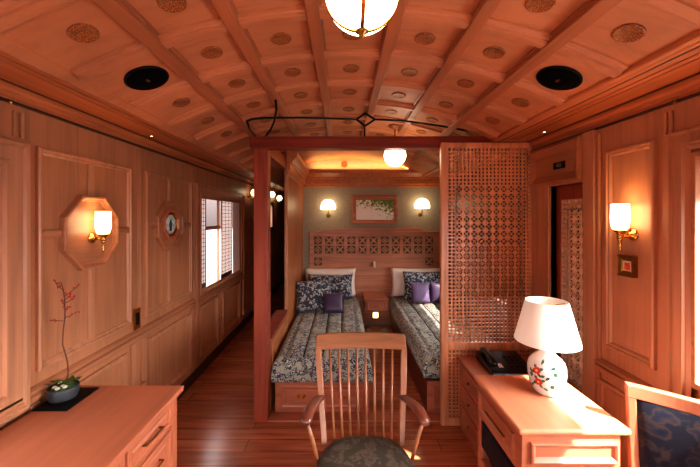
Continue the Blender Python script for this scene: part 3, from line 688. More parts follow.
def comforter(label, x0, x1, y0, y1, ztop, zmin=.253):
    nx, ny = 64, 110; hw = (x1-x0)/2; cx = (x0+x1)/2
    nl = 5; ch = [x0+.075+(x1-x0-.15)*i/(nl-1) for i in range(nl)]
    drop = ztop-zmin+.001
    def pt(i, j, inner=0):
        s = -1+2*i/nx; t = j/ny
        # unrolled cross section: side - top - side
        L = hw*2+2*drop; d = (i/nx)*L
        rr = .07
        def sec(q, full, hd):
            if q < hd: return 0, q-hd
            if q > full-hd: return full-2*hd, (full-hd)-q
            return q-hd, 0
        xx, zz = sec(d, L, drop)
        e = min(xx, (x1-x0)-xx)
        Ly = (y1-y0)+drop; dy = t*Ly
        if dy < drop: yy, zy = 0, dy-drop
        else: yy, zy = dy-drop, 0
        z = min(zz, zy) if not (zz < 0 and zy < 0) else min(zz, zy)
        X = x0+xx; Y = y0+yy
        ex = max(0, 1-e/rr)**2*rr*.55; ey = max(0, 1-yy/rr)**2*rr*.55
        Z = ztop+z-max(ex, ey)*(1 if z == 0 else 1)
        # round sides outwards
        if zz < 0: X += (-1 if xx <= 0 else 1)*.016*sin(pi*min(1, -zz/drop))
        if zy < 0: Y -= .020*sin(pi*min(1, -zy/drop))
        g = min(abs(X-c) for c in ch)
        if z == 0: Z += -.018*math.exp(-(g/.012)**2)+.008*sin((X-x0)*9+Y*7)*sin(Y*11)
        else: Y += .008*math.exp(-(g/.012)**2)*(1 if zy < 0 else 0)
        Z = max(Z, zmin)
        return (X, Y, Z)
    mb = MB().loops([[pt(i, j) for i in range(nx+1)] for j in range(ny+1)], closed=False, smooth=True)
    o = thing('comforter', label, 'comforter', (cx, (y0+y1)/2, ztop-.1), 0, 'floral comforters')
    part('quilt', mb, M['quilt'], o)
    pm = MB()
    for c in ch[1:-1]:
        pm.tube([(c, y0+.06+(y1-y0-.1)*k/30, ztop-.010+.006*sin((c-x0)*9+(y0+(y1-y0)*k/30)*7)*sin((y0+(y1-y0)*k/30)*11)) for k in range(31)], .004, 6)
    part('piping', pm, M['blackm'], o)
    return o
comforter('dark floral quilted comforter spread over the left bed', -.540, .215, 2.572, 4.56, .435)
comforter('dark floral quilted comforter spread over the right bed', .640, 1.380, 2.572, 4.56, .435, .290)

# headboard panel
hb = thing('headboard', 'wide wooden headboard panel with rows of pierced squares behind both beds', 'headboard', (.42, YB, 0))
hx0 = at(309.5, 0, YB)[0]; hz = H-.225
hpoly = [(hx0, .05), (1.385, .05), (1.385, hz+.02), (at(424, 0, YB)[0], hz+.02), (at(418, 0, YB)[0], hz+.075), (at(325, 0, YB)[0], hz+.045), (at(319, 0, YB)[0], hz+.01), (hx0, hz+.01)]
part('board', MB().sweep(bf, hpoly, [(0, 0), (0, .028), (.004, .032)], cap=True), M['headb'], hb)
part('cap_rail', MB().box(hx0-.012, 1.39, YB-.044, YB-.0, hz+.0, hz+.014), M['headb'], hb, bevel=.003)
zr = [at(0, 240.4, 4.63)[2], at(0, 249.6, 4.63)[2], at(0, 261.5, 4.63)[2]]
for r_ in range(3):
    for c_ in range(11):
        if r_ == 2 and c_ not in (0, 10): continue
        u = at(318+11.13*c_, 0, 4.63)[0]; v = zr[r_]; s = .054
        q = part('pierced_square', MB().sweep(lambda a, b, h: (a, YB-.032-h, b), rect(u-s, u+s, v-s, v+s), [(0, 0), (.001, .0010)], cap=True), M['olive'], hb)
        lm = MB(); ff = lambda a, b, h: (a, YB-.033-h, b)
        k_ = s*.80
        if c_ % 3 != 0:
            for a, b in (((u-k_, v-k_), (u+k_, v+k_)), ((u-k_, v+k_), (u+k_, v-k_))): lm.bar(ff, a, b, .020, 0, .006)
            lm.bar(ff, (u-.022, v), (u+.022, v), .044, 0, .007)
        else:
            for a, b in (((u-k_, v), (u, v+k_)), ((u, v+k_), (u+k_, v)), ((u+k_, v), (u, v-k_)), ((u, v-k_), (u-k_, v))): lm.bar(ff, a, b, .013, 0, .006)
            lm.bar(ff, (u-.016, v), (u+.016, v), .032, 0, .007)
        part('star_lattice', lm, M['headb'], q)
# reading lamp
X0 = at(373, 0, 4.6)[0]; Z0 = at(0, 264, 4.6)[2]
o = thing('reading_lamp', 'small brass twin reading lamp on the headboard above the nightstand', 'wall lamp', (X0, YB-.0335, Z0))
part('backplate', MB().lathe([(.022, 0), (.022, -.006), (.01, -.012)], n=14, axis='Y'), M['brass'], o, local=True)
part('spot', MB().tube([(-.005, -.012, 0), (-.03, -.04, .01), (-.034, -.05, -.03)], [.005, .006, .016], 10), M['brassd'], o, local=True)
part('spot', MB().tube([(.005, -.012, 0), (.018, -.04, .045), (.020, -.05, -.05)], [.005, .012, .016], 10), M['white'], o, local=True)

# pillows
def pillow(name, label, cat, c, w, h, t, rx, rz, mat, group=None, ry=0, pinch=.10):
    n = 18; front = []; mb = MB()
    def P(i, j, sgn):
        u = -1+2*i/n; v = -1+2*j/n
        k = 1-pinch*(1-abs(u)**2)*abs(v)**3*.0
        x = u*w/2*(1-pinch*(1-v*v)*0-pinch*.6*(1-abs(v)**2)*abs(u)); z = v*h/2*(1-pinch*.6*(1-abs(u)**2)*abs(v))
        th = t/2*((1-u**4)*(1-v**4))**.55
        return (x, sgn*th, z)
    for sgn in (1, -1): mb.loops([[P(i, j, sgn) for i in range(n+1)] for j in range(n+1)], closed=False, smooth=True)
    o = obj(name, mb, mat, None)
    bm = bmesh.new(); bm.from_mesh(o.data); bmesh.ops.remove_doubles(bm, verts=bm.verts, dist=1e-5); bmesh.ops.recalc_face_normals(bm, faces=bm.faces); bm.to_mesh(o.data); bm.free()
    o.location = c; o.rotation_euler = (radians(rx), radians(ry), radians(rz))
    return tag(o, label, cat, group)
def lean(name, label, cat, X, Yb, w, h, t, th, rz, mat, grp=None):
    a = radians(th); r = radians(rz); d = Vector((-sin(r)*sin(a), cos(r)*sin(a), cos(a)))
    c = Vector((X, Yb, .452))+d*h/2
    return pillow(name, label, cat, c, w, h, t, -th, rz, mat, grp)
lean('pillow', 'white pillow at the back against the headboard on the left bed', 'pillow', -.175, 4.475, .71, .39, .12, 10, 0, M['white'])
lean('floral_cushion', 'rear floral cushion leaning on the white pillow, left bed', 'cushion', -.17, 4.31, .60, .33, .12, 14, 0, M['cush'])
lean('floral_cushion', 'large front floral cushion by the partition on the left bed', 'cushion', -.318, 3.80, .44, .38, .13, 34, 12, M['cush'])
lean('satin_cushion', 'small dark plum satin cushion on the left bed', 'cushion', -.105, 3.70, .235, .24, .10, 30, 6, M['purple'])
lean('pillow', 'wide white pillow at the back against the headboard, right bed', 'pillow', 1.0, 4.475, .70, .39, .12, 10, 0, M['white'])
lean('floral_cushion', 'floral cushion leaning upright on the right bed', 'cushion', 1.065, 4.31, .54, .37, .12, 14, 0, M['cush'])
lean('satin_cushion', 'lilac satin cushion in front of the floral one on the right bed', 'cushion', .98, 4.14, .235, .26, .10, 18, 0, M['lilac'])
lean('satin_cushion', 'dark plum satin cushion half behind the lattice screen, right bed', 'cushion', 1.225, 4.15, .235, .26, .10, 18, 0, M['purple'])

# nightstand
ns = thing('hanging_nightstand', 'small wall hung wooden nightstand with one drawer between the beds', 'nightstand', (.44, 4.42, 0))
nx0, nx1 = .284, .572
part('top', MB().box(nx0-.008, nx1+.008, 4.222, 4.612, .465, .484), M['furn'], ns, bevel=.004)
part('case', MB().box(nx0, nx1, 4.24, 4.610, .315, .465), M['furn'], ns, bevel=.003)
nd = part('drawer', MB().sweep(lambda u, v, h: (u, 4.24-h, v), rect(nx0+.02, nx1-.02, .33, .452), [(0, 0), (0, .008), (.012, .012), (.022, .008), (.024, .006)], cap=True), M['furn_x'], ns)
part('pull', MB().tube([(.39, 4.232, .39), (.39, 4.215, .388), (.47, 4.215, .388), (.47, 4.232, .39)], .005, 8), M['brassd'], nd)
o = thing('night_light', 'glowing square night light on the wall under the nightstand', 'night light', at(375.5, 315, 4.62))
q = at(375.5, 315, 4.62)
part('housing', MB().box(q[0]-.045, q[0]+.045, YB-.045, YB-.0330, q[2]-.05, q[2]+.05), M['brassd'], o, bevel=.004)
part('lens', MB().box(q[0]-.034, q[0]+.034, YB-.052, YB-.044, q[2]-.036, q[2]+.036), M['night'], o, bevel=.003)
for (pxx, lab) in ((368, 'pale slipper left on the floor under the nightstand, beside left bed'), (385, 'pale slipper on the floor under the nightstand, beside right bed')):
    X = (pxx-343)/F*4.36
    o = thing('slipper', lab, 'slipper', (X, 4.36, 0), 0, 'pair of slippers')
    ls = []
    for k in range(9):
        t = k/8; y = -.12+.24*t; wv = .040*(.75+.35*sin(pi*(.25+.6*(1-t)))) ; ls.append([(-wv, y, 0), (wv, y, 0), (wv, y, .014), (-wv, y, .014)])
    part('sole', MB().loops(ls, cap0=True, cap1=True), M['grey'], o, local=True)
    ls = []
    for k in range(7):
        t = k/6; y = -.115+.13*t; w_ = .043*(.55+.5*sin(pi*(.2+.5*t))); hh = .012+.045*sin(pi*(.12+.5*t))
        ls.append([(w_*cos(a), y, .010+hh*sin(a)) for a in [pi*i/10 for i in range(11)]])
    part('upper', MB().loops(ls, closed=False, smooth=True), M['grey'], o, local=True)

# ================================================================ LEFT SIDEBOARD
sd = thing('sideboard', 'long low red wood sideboard against the left wall by the near window', 'sideboard', (-1.1, 1.0, 0))
SX = -.836; TZ = .69
part('worktop', MB().box(-W+.039, -.800, .05, 1.664, TZ-.026, TZ), M['furn'], sd, bevel=.006)
part('case', MB().box(-W+.040, SX, .07, 1.640, .06, TZ-.026), M['furn'], sd, bevel=.003)
part('plinth', MB().box(-W+.040, SX-.04, .09, 1.60, 0, .06), M['base'], sd)
part('corner_post', MB().box(SX-.05, SX+.010, 1.60, 1.645, .0, TZ-.028), M['furn'], sd, bevel=.004)
kf = lambda u, v, h: (SX+h, u, v)
DR = [(0, 0), (0, .010), (.010, .013), (.020, .010), (.026, .003), (.034, .003), (.042, .007), (.044, .007)]
for y0, y1 in ((1.265, 1.59), (.92, 1.245), (.575, .90)):
    for z0, z1 in ((.535, .645), (.33, .515), (.10, .31)):
        d = part('drawer', MB().sweep(kf, rect(y0, y1, z0, z1), DR, cap=True), M['furn'], sd)
        yc, zc = (y0+y1)/2, (z0+z1)/2 + (.0 if z1 > .6 else .02)
        part('pull', MB().tube([(SX+.006, yc-.06, zc), (SX+.026, yc-.06, zc), (SX+.026, yc+.06, zc), (SX+.006, yc+.06, zc)], .0045, 8), M['brassd'] if z1 > .6 else M['brass'], d)
# tray, pot, branch
tr = obj('tray', MB().box(-W+.042, -1.205, 1.438, 1.632, TZ, TZ+.006), M['blackm'], bevel=.002); tag(tr, 'flat square black tray under the potted branch on the sideboard', 'tray')
PXc, PYc = -1.300, 1.535
pt = thing('potted_branch', 'charcoal pot with moss and a tall bare twig of red berries', 'potted plant', (PXc, PYc, TZ+.006))
part('pot', MB().lathe([(.040, 0), (.052, .003), (.058, .018), (.060, .045), (.059, .058), (.054, .058), (.053, .048), (1e-5, .046)], n=28), M['pot'], pt, local=True)
part('moss', MB().sphere((0, 0, .046), .052, 18, (1, 1, .38)), M['moss'], pt, local=True)
for a, r_ in ((-2.2, .032), (-1.5, .036), (-.7, .03), (-1.0, .016), (2.6, .034)): part('pebble', MB().sphere((r_*cos(a), r_*sin(a), .062), .010, 8, (1, 1, .7)), M['pebble'], pt, local=True)
lf = MB()
for k in range(26):
    a = random.uniform(0, 2*pi); r_ = random.uniform(.01, .05); L = random.uniform(.018, .034); z = .060+random.uniform(0, .015)
    c = Vector((r_*cos(a), r_*sin(a), z)); d = Vector((cos(a+.6), sin(a+.6), random.uniform(.0, .6))).normalized(); s_ = d.cross(Vector((0, 0, 1))).normalized()*L*.28
    lf.add([c, c+d*L*.5+s_, c+d*L, c+d*L*.5-s_], [(0, 1, 2, 3)])
part('leaves', lf, M['leaf'], pt, local=True)
bx = lambda x, y: Vector(at(x, y, PYc))-Vector((PXc, PYc, TZ+.006))
trunk = [bx(67, 378)-Vector((0, 0, .012)), bx(67.2, 372), bx(67, 362), bx(65.8, 352), bx(63.5, 344), bx(63, 330), bx(64, 318), bx(64.6, 308), bx(65.3, 296), bx(64, 289), bx(60.5, 282)]
trunk = [p+Vector((0, .006*sin(i*1.3), 0)) for i, p in enumerate(trunk)]
part('twig', MB().tube(trunk, [.0034, .0032, .003, .003, .0028, .0026, .0024, .0022, .0020, .0018, .0014], 6), M['twig'], pt, local=True)
sm = MB(); berry_at = []
twigs = [[(65.3, 296), (70, 291.5), (74.5, 285)], [(65, 300), (71, 296), (77.5, 292)], [(64.6, 306), (61, 304), (57.5, 302)], [(64.4, 309), (69, 308), (75, 305.5)], [(64, 318), (68, 316.5), (72, 314)], [(63.5, 321), (60, 319.5), (57, 318.5)], [(65.3, 303), (68.5, 301), (69.5, 298.5)], [(64, 290), (61, 286), (59.8, 279)]]
for i, tw in enumerate(twigs):
    dy = (-1)**i*.03
    P = [bx(*tw[0]), bx(*tw[1])+Vector((0, dy*.5, 0)), bx(*tw[2])+Vector((0, dy, 0))]
    sm.tube(P, [.0018, .0014, .001], 5)
    for k in range(4):
        q = P[1].lerp(P[2], k/3)+Vector((random.uniform(-.006, .006), random.uniform(-.006, .006), random.uniform(-.005, .006))); berry_at.append((q, .0040))
for (x, y) in ((60, 283), (61, 286), (62.5, 290), (65, 293), (64.5, 296), (66.5, 294), (64, 307), (65, 310), (69, 297)): berry_at.append((bx(x, y)+Vector((random.uniform(-.004, .004), 0, 0)), .0044))
part('side_twig', sm, M['twig'], pt, local=True)
for q, r_ in berry_at: part('berry', MB().sphere(q, r_, 8), M['berry'], pt, local=True)

# ================================================================ RIGHT: DESK, CABINET, LAMP, PHONE, CHAIRS
dk = thing('writing_desk', 'red wood writing desk in sunlight with a moulded end panel', 'desk', (.85, 1.44, 0))
dx0, dx1, dy0, dy1, DZ = .653, 1.072, 1.221, 1.652, .75
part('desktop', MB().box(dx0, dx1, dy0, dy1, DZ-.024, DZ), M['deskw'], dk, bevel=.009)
part('apron', MB().box(dx0+.018, dx1-.03, dy0+.018, dy1-.005, .56, DZ-.024), M['furn'], dk, bevel=.003)
ef = lambda u, v, h: (u, dy0+.018-h, v)
part('end_panel', MB().sweep(ef, rect(dx0+.05, dx1-.045, .618, .695), [(0, 0), (0, .012), (.006, .014), (.012, .010), (.018, .002), (.02, .001)], cap=True), M['furn_x'], dk)
lf_ = lambda u, v, h: (dx0+.018-h, u, v)
d = part('drawer', MB().sweep(lf_, rect(1.29, 1.62, .590, .690), [(0, 0), (0, .008), (.008, .010), (.016, .006), (.022, .001), (.024, .001)], cap=True), M['furn'], dk)
part('pull', MB().box(dx0+.004, dx0+.014, 1.36, 1.54, .627, .633), M['brassd'], d, bevel=.002)
# legs: front pair shaped with a curved bracket
for X, s in ((dx0+.018, 1), (dx1-.030, -1)):
    prof = [(0, 0), (.045, 0), (.045, .40), (.055, .48), (.085, .54), (.095, .562), (0, .562)]
    part('leg', MB().loops([[(X+s*a, dy0+.018, z) for a, z in prof], [(X+s*a, dy0+.050, z) for a, z in prof]], cap0=True, cap1=True), M['furn'], dk, bevel=.003)
    part('leg', MB().box(min(X, X+s*.045), max(X, X+s*.045), dy1-.045, dy1-.006, 0, .562), M['furn'], dk, bevel=.003)
cb_ = thing('low_cabinet', 'low dark red cabinet with drawers between desk and lattice screen', 'cabinet', (1.13, 2.05, 0))
part('cabinet_top', MB().box(.835, 1.375, 1.668, 2.418, .500, .520), M['furn'], cb_, bevel=.005)
part('case', MB().box(.857, 1.370, 1.68, 2.41, .0, .500), M['furn'], cb_, bevel=.003)
cf = lambda u, v, h: (.857-h, u, v)
for y0, y1 in ((1.72, 2.04), (2.06, 2.385)):
    for z0, z1 in ((.35, .475), (.20, .335), (.05, .185)):
        d = part('drawer', MB().sweep(cf, rect(y0, y1, z0, z1), [(a*.8, b*.7) for a, b in DR], cap=True), M['furn'], cb_)
        part('pull', MB().sphere((.840, (y0+y1)/2, (z0+z1)/2), .010, 10), M['brassd'], d)
# telephone
ph = thing('telephone', 'black desk telephone on the low cabinet behind the lamp', 'telephone', (1.10, 2.20, .520))
z = .520
ls = [[(.95, 2.10, z), (1.235, 2.10, z), (1.235, 2.36, z), (.95, 2.36, z)], [(.95, 2.10, z+.022), (1.235, 2.10, z+.022), (1.235, 2.36, z+.065), (.95, 2.36, z+.065)]]
part('body', MB().loops(ls, cap0=True, cap1=True), M['black'], ph, bevel=.010)
part('handset', MB().tube([(.985, 2.14, z+.050), (.985, 2.15, z+.062), (.985, 2.22, z+.078), (.985, 2.30, z+.090), (.985, 2.335, z+.078)], [.020, .022, .015, .022, .020], 12), M['black'], ph)
part('front_trim', MB().box(1.03, 1.225, 2.096, 2.102, z+.012, z+.019), plain('grey metal trim', (140, 140, 146), .3, .6), ph, bevel=.002)
part('card', MB().add([(1.022, 2.155, z+.0335), (1.052, 2.155, z+.0335), (1.052, 2.20, z+.0405), (1.022, 2.20, z+.0405)], [(0, 1, 2, 3)]), M['white'], ph)
kb = MB()
for i in range(3):
    for j in range(4): X = 1.10+i*.035; Y = 2.16+j*.035; zz = z+.022+(Y-2.10)*.165; kb.box(X, X+.022, Y, Y+.020, zz-.004, zz+.004)
part('keypad', kb, M['blackm'], ph, bevel=.002)
# table lamp
LXc, LYc = .913, 1.480
tl = thing('table_lamp', 'white porcelain table lamp with painted red flowers and ivory shade', 'lamp', (LXc, LYc, DZ))
bp_ = [(.036, 0), (.042, .003), (.056, .018), (.070, .050), (.0765, .085), (.0775, .115), (.072, .142), (.055, .163), (.034, .180), (.026, .192), (.025, .222), (.020, .226)]
part('lamp_base', MB().lathe(bp_, n=40), M['ceram'], tl, local=True)
part('neck', MB().lathe([(.016, .222), (.016, .24), (.010, .245), (.010, .27)], n=16), M['brass'], tl, local=True)
SZ = [(.151, .207), (.098, .410)]
sh = MB().lathe([(.152, .205), (.099, .412), (.0965, .412), (.1495, .205)], n=48)
# remove caps: rebuild open shade
sh = MB(); n = 48
sh.loops([[(r_*cos(2*pi*i/n), r_*sin(2*pi*i/n), zz) for i in range(n)] for r_, zz in ((.131, .232), (.085, .412), (.0825, .412), (.1285, .232), (.131, .232))], smooth=False)
for i in range(len(sh.sm)): sh.sm[i] = True
part('lamp_shade', sh, M['shade'], tl, local=True)
part('shade_spider', MB().tube([(-.083, 0, .400), (0, 0, .388), (.083, 0, .400)], .002, 6).tube([(0, 0, .26), (0, 0, .388)], .004, 8), M['brass'], tl, local=True)
part('bulb', MB().sphere((0, 0, .30), .028, 14), glow('lamp bulb', (255, 235, 212), 3), tl, local=True)
def rad_at(z):
    for (r0, z0), (r1, z1) in zip(bp_, bp_[1:]):
        if z0 <= z <= z1: return r0+(r1-r0)*(z-z0)/(z1-z0)
    return .08
def on_base(a, z, e=.0012): r_ = rad_at(z)+e; return Vector((r_*cos(a), r_*sin(a), z))
def petal(mb, a, z, ang, L, w, e=.0012):
    pts = []
    for t, ww in ((0, 0), (.35, .8), (.7, 1), (1, 0)):
        pts.append((t*L, ww*w))
    poly = [(t, s_) for t, s_ in pts]+[(t, -s_) for t, s_ in reversed(pts[1:-1])]
    vs = []
    for t, s_ in poly:
        da = (t*cos(ang)-s_*sin(ang))/rad_at(z); dz = t*sin(ang)+s_*cos(ang); vs.append(on_base(a+da, z+dz, e))
    mb.add(vs, [list(range(len(vs)))])
fr, fg, fy = MB(), MB(), MB()
fa = math.atan2(-1, -.25)-.62
for (da, z, s_) in ((-.18, .118, .018), (-.10, .070, .018), (.75, .115, .010), (.62, .060, .010)):
    for k in range(6): petal(fr if s_ > .012 else fg, fa+da, z, k*pi/3, s_, s_*.36, .0016)
    if s_ > .012:
        for k in range(5): petal(fy, fa+da, z, k*2*pi/5, .006, .003, .0024)
        for k in range(4): petal(fg, fa+da, z, k*pi/2+.5, s_*1.7, s_*.34, .0010)
for (da, z, an) in ((-.45, .10, 2.2), (-.35, .092, 3.0), (-.05, .094, .4), (.1, .05, -.5), (-.4, .055, -2.4), (.25, .085, 0.8), (-.55, .08, 1.2), (.02, .145, 1.2), (.5, .135, .3)): petal(fg, fa+da, z, an, .024, .006)
part('painted_flowers', fr, M['red'], tl, local=True); part('painted_leaves', fg, M['green'], tl, local=True); part('painted_stamens', fy, M['yellow'], tl, local=True)

# low stool chair tucked under the desk
s2 = thing('low_stool', 'navy leather stool with wooden rail tucked under the desk', 'stool', (.80, 1.42, 0))
part('cushion', MB().box(.690, .985, 1.275, 1.585, .36, .50), M['blue'], s2, bevel=.03)
part('back_pad', MB().box(.668, .690, 1.275, 1.600, .425, .552), M['blue'], s2, bevel=.010)
part('rail', MB().box(.664, .99, 1.272, 1.60, .325, .365), M['furn'], s2, bevel=.008)
for X in (.70, .955):
    for Y in (1.30, 1.57): part('leg', MB().box(X-.016, X+.016, Y-.016, Y+.016, 0, .33), M['furn'], s2, bevel=.004)

# navy armchair by the window (back towards the wall, seat facing the camera side)
ac = thing('upholstered_chair', 'navy leather upholstered chair with a red wood frame by the right window', 'chair', (1.10, 1.02, 0))
def ap(t, z, off=0):   # curve of the back in plan, t 0..1
    P0, P1, P2 = Vector((1.098, 1.285)), Vector((1.275, 1.20)), Vector((1.345, 1.045))
    q = P0*(1-t)**2+P1*2*t*(1-t)+P2*t*t; dq = (P1-P0)*2*(1-t)+(P2-P1)*2*t; nrm = Vector((-dq.y, dq.x)).normalized()
    q = q+nrm*(off) + Vector((.0, .06))*(z-.9)
    return (q.x, q.y, z)
ts = [i/16 for i in range(17)]
ztop = lambda t: .890-.008*sin(pi*t)+.004
fr_ = MB().loops([[ap(t, ztop(t)-.048, -.016), ap(t, ztop(t), -.016), ap(t, ztop(t), .016), ap(t, ztop(t)-.048, .016)] for t in ts], cap0=True, cap1=True)
part('top_rail', fr_, M['furn_x'], ac, bevel=.004)
for t0, t1 in ((0, .075), (.925, 1)):
    part('stile', MB().loops([[ap(t0, z, -.015), ap(t0, z, .015), ap(t1, z, .015), ap(t1, z, -.015)] for z in (0.02, .45, .848)], cap0=True, cap1=True), M['furn'], ac, bevel=.004)
bpnl = []
zs = [.50+.340*i/12 for i in range(13)]
for z in zs:
    e = sin(pi*min(1, max(0, (z-.49)/.362)))**.4
    row = []
    for i in range(25):
        t = .06+.88*i/24; bul = -(.006+.032*e*(max(0, sin(pi*i/24)))**.35); row.append(ap(t, z, bul))
    bpnl.append(row)
part('back_cushion', MB().loops(bpnl, closed=False, smooth=True), M['blue'], ac)
part('back_panel', MB().loops([[ap(.05+.9*i/16, z, .006) for i in range(17)] for z in (.50, .846)], closed=False, smooth=True), M['blue'], ac)
sp = [(1.075, 1.20), (1.33, 1.06), (1.33, .86), (1.20, .70), (.93, .86)]
part('seat', MB().loops([[(x, y, z) for x, y in sp] for z in (.40, .48)], cap0=True, cap1=True), M['blue'], ac, bevel=.02)
part('seat_rail', MB().loops([[(x, y, z) for x, y in sp] for z in (.34, .40)], cap0=True, cap1=True), M['furn'], ac, bevel=.004)
for x, y in ((1.19, .735), (.955, .87)): part('leg', MB().box(x-.018, x+.018, y-.018, y+.018, 0, .345), M['furn'], ac, bevel=.004)

# spindle armchair in the middle, facing the camera
ch = thing('spindle_armchair', 'pale wood spindle back armchair with an olive leather seat, centre foreground', 'chair', (.10, 1.5, 0))
def cp(x, y, z): return (x+.10, y, z)
zt_, zb_ = .878, .43
def back_y(z): return 1.655+(z-.42)*.43+.10*(z-.42)**2
# top rail with gentle concave curve
rl = []
for i in range(21):
    t = -1+2*i/20; x = t*.252; cy = .028*(1-t*t)
    rl.append([cp(x*(1-.0), back_y(.800)+cy-.012, .800), cp(x, back_y(.800)+cy+.010, .800), cp(x, back_y(.878)+cy+.010, .871+.004*(1-t*t)), cp(x, back_y(.878)+cy-.012, .871+.004*(1-t*t))])
part('top_rail', MB().loops(rl, cap0=True, cap1=True), M['chairx'], ch, bevel=.005)
for s in (-1, 1):
    ls = []
    for i in range(11):
        t = i/10; z = .40+.405*t; x = s*(.192+.046*t); y = back_y(z)
        wv = .014+.003*t
        ls.append([cp(x-wv, y-.013, z), cp(x+wv, y-.013, z), cp(x+wv, y+.013, z), cp(x-wv, y+.013, z)])
    part('stile', MB().loops(ls, cap0=True, cap1=True), M['chairw'], ch, bevel=.004)
for i in range(8):
    u = (i-3.5)/4.5
    x0, x1 = u*.185, u*.226
    c0, c1 = .026*(1-u*u), .028*(1-u*u)
    part('spindle', MB().tube([cp(x0, back_y(.42)+c0-.005, .42), cp((x0+x1)/2, back_y(.61)+c0, .61), cp(x1, back_y(.805)+c1, .805)], [.0065, .0075, .0062], 8), M['chairw'], ch)
for s in (-1, 1):
    pts = [cp(s*.205, 1.735, .592), cp(s*.222, 1.70, .603), cp(s*.238, 1.63, .622), cp(s*.257, 1.55, .628), cp(s*.268, 1.495, .618), cp(s*.270, 1.475, .609)]
    part('armrest', MB().tube(pts, [.018, .022, .024, .028, .028, .018], 12, flat=.62), M['armw'], ch)
    part('arm_post', MB().tube([cp(s*.265, 1.503, .608), cp(s*.240, 1.510, .52), cp(s*.215, 1.516, .415)], [.0085, .010, .0085], 8), M['chairw'], ch)
sl = []
def seat_out(k, grow=1.0):
    a = 2*pi*k/40; r_ = 1.0
    c, s_ = cos(a), sin(a); e = 2/3.2
    x = .222*abs(c)**e*(1 if c >= 0 else -1); y = .222*abs(s_)**e*(1 if s_ >= 0 else -1)
    if y > 0: x *= 1-.16*(y/.222)
    return x*grow, y*grow
for g_, z in ((.90, .392), (1.0, .405), (1.02, .425), (.98, .440), (.86, .452), (.6, .458), (.3, .459), (.001, .459)):
    sl.append([cp(seat_out(k, g_)[0], 1.435+seat_out(k, g_)[1], z) for k in range(40)])
part('seat_cushion', MB().loops(sl, smooth=True, cap0=True), M['seat'], ch)
part('seat_frame', MB().loops([[cp(seat_out(k, .92)[0], 1.435+seat_out(k, .92)[1], z) for k in range(40)] for z in (.365, .395)], cap0=True, cap1=True), M['chairw'], ch)
for x, y, x2, y2 in ((-.16, 1.58, -.19, 1.66), (.16, 1.58, .19, 1.66), (-.18, 1.28, -.21, 1.24), (.18, 1.28, .21, 1.24)):
    part('leg', MB().tube([cp(x, y, .375), cp((x+x2)/2, (y+y2)/2, .19), cp(x2, y2, 0)], [.014, .018, .012], 10), M['chairw'], ch)

# ================================================================ LIGHT
w = bpy.data.worlds.new('World'); bpy.context.scene.world = w; w.use_nodes = True
bgn = w.node_tree.nodes['Background']; wt = w.node_tree
tcw = wt.nodes.new('ShaderNodeTexCoord'); spw = wt.nodes.new('ShaderNodeSeparateXYZ'); wt.links.new(tcw.outputs['Generated'], spw.inputs[0])
mrw = wt.nodes.new('ShaderNodeMapRange'); mrw.interpolation_type = 'SMOOTHSTEP'; mrw.inputs['From Min'].default_value = -.1; mrw.inputs['From Max'].default_value = .8
mrw.inputs['To Min'].default_value = 10.0; mrw.inputs['To Max'].default_value = 48.0
mz = wt.nodes.new('ShaderNodeMapRange'); mz.interpolation_type = 'SMOOTHSTEP'; mz.inputs['From Min'].default_value = -.12; mz.inputs['From Max'].default_value = .22
mz.inputs['To Min'].default_value = .20; mz.inputs['To Max'].default_value = 1.0; wt.links.new(spw.outputs['Z'], mz.inputs['Value'])
mlw = wt.nodes.new('ShaderNodeMath'); mlw.operation = 'MULTIPLY'; wt.links.new(mrw.outputs[0], mlw.inputs[0]); wt.links.new(mz.outputs[0], mlw.inputs[1])
mry = wt.nodes.new('ShaderNodeMapRange'); mry.interpolation_type = 'SMOOTHSTEP'; mry.inputs['From Min'].default_value = .3; mry.inputs['From Max'].default_value = -.8
mry.inputs['From Min'].default_value = -.8; mry.inputs['From Max'].default_value = -.2; mry.inputs['To Min'].default_value = 5.0; mry.inputs['To Max'].default_value = 0.0
wt.links.new(spw.outputs['Y'], mry.inputs['Value'])
adw = wt.nodes.new('ShaderNodeMath'); adw.operation = 'ADD'; wt.links.new(mrw.outputs[0], adw.inputs[0]); wt.links.new(mry.outputs[0], adw.inputs[1]); wt.links.new(adw.outputs[0], mlw.inputs[0])
wt.links.new(spw.outputs['X'], mrw.inputs['Value']); wt.links.new(mlw.outputs[0], bgn.inputs[1])
bgn.inputs[0].default_value = (.97, .98, 1.0, 1)
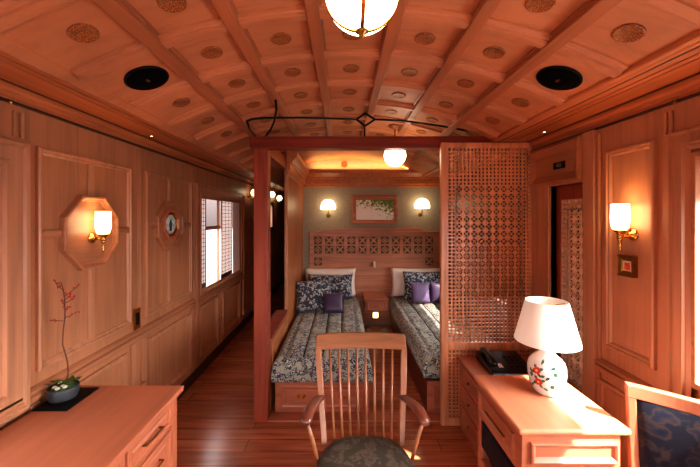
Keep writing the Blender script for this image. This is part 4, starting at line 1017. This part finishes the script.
def light(name, kind, loc, energy, color, rot=(0, 0, 0), size=None, size_y=None, **kw):
    l = bpy.data.lights.new(name, kind); l.energy = energy; l.color = color
    if kind == 'AREA': l.shape = 'RECTANGLE'; l.size = size; l.size_y = size_y
    elif kind == 'POINT': l.shadow_soft_size = size
    o = bpy.data.objects.new(name, l); C.objects.link(o); o.location = loc; o.rotation_euler = rot
    for k, v in kw.items(): setattr(l.cycles, k, v) if hasattr(l.cycles, k) else setattr(l, k, v)
    return o
sun = light('sun', 'SUN', (3, -1, 4), 64.0, (1, .90, .78)); sun.data.angle = radians(.9)
sun.rotation_euler = Vector((-1, .9, -1.5)).to_track_quat('-Z', 'Y').to_euler()
def portal(name, loc, dirv, sx, sy):
    o = light(name, 'AREA', loc, 1, (1, 1, 1), Vector(dirv).to_track_quat('-Z', 'Z').to_euler(), sx, sy); o.data.cycles.is_portal = True
portal('portal_near_left', (-W-.07, .80, 1.33), (1, 0, 0), 1.1, .9)
portal('portal_near_right', (W+.075, .78, 1.33), (-1, 0, 0), 1.06, .9)
portal('portal_far_left', (-W-.07, 3.83, 1.27), (1, 0, 0), 1.27, .95)
portal('portal_alcove', (W+.075, 3.40, 1.035), (-1, 0, 0), 1.3, .47)
portal('portal_rear', (0, YR-.07, 1.075), (0, 1, 0), 1.5, .85)
warm = (1, .66, .36)
# hidden cove strip on the alcove cornice and the lamps' own light
light('cove_strip', 'AREA', (.42, YB-.07, H+.662), 9, (1, .50, .18), (pi, 0, 0), 1.7, .04)

# ================================================================ CAMERA
cam = bpy.data.cameras.new('camera'); co = bpy.data.objects.new('camera', cam); C.objects.link(co)
co.location = (0, 0, H); co.rotation_euler = (pi/2, 0, 0)
cam.sensor_width = 36; cam.lens = 36*F/700; cam.shift_x = 7/700; cam.shift_y = -17/700; cam.clip_start = .05
bpy.context.scene.camera = co
S = bpy.context.scene
S.view_settings.view_transform = 'Standard'; S.view_settings.look = 'Medium High Contrast'; S.view_settings.exposure = -0.32
S.cycles.max_bounces = 8; S.cycles.diffuse_bounces = 5; S.cycles.glossy_bounces = 3; S.cycles.sample_clamp_indirect = 6
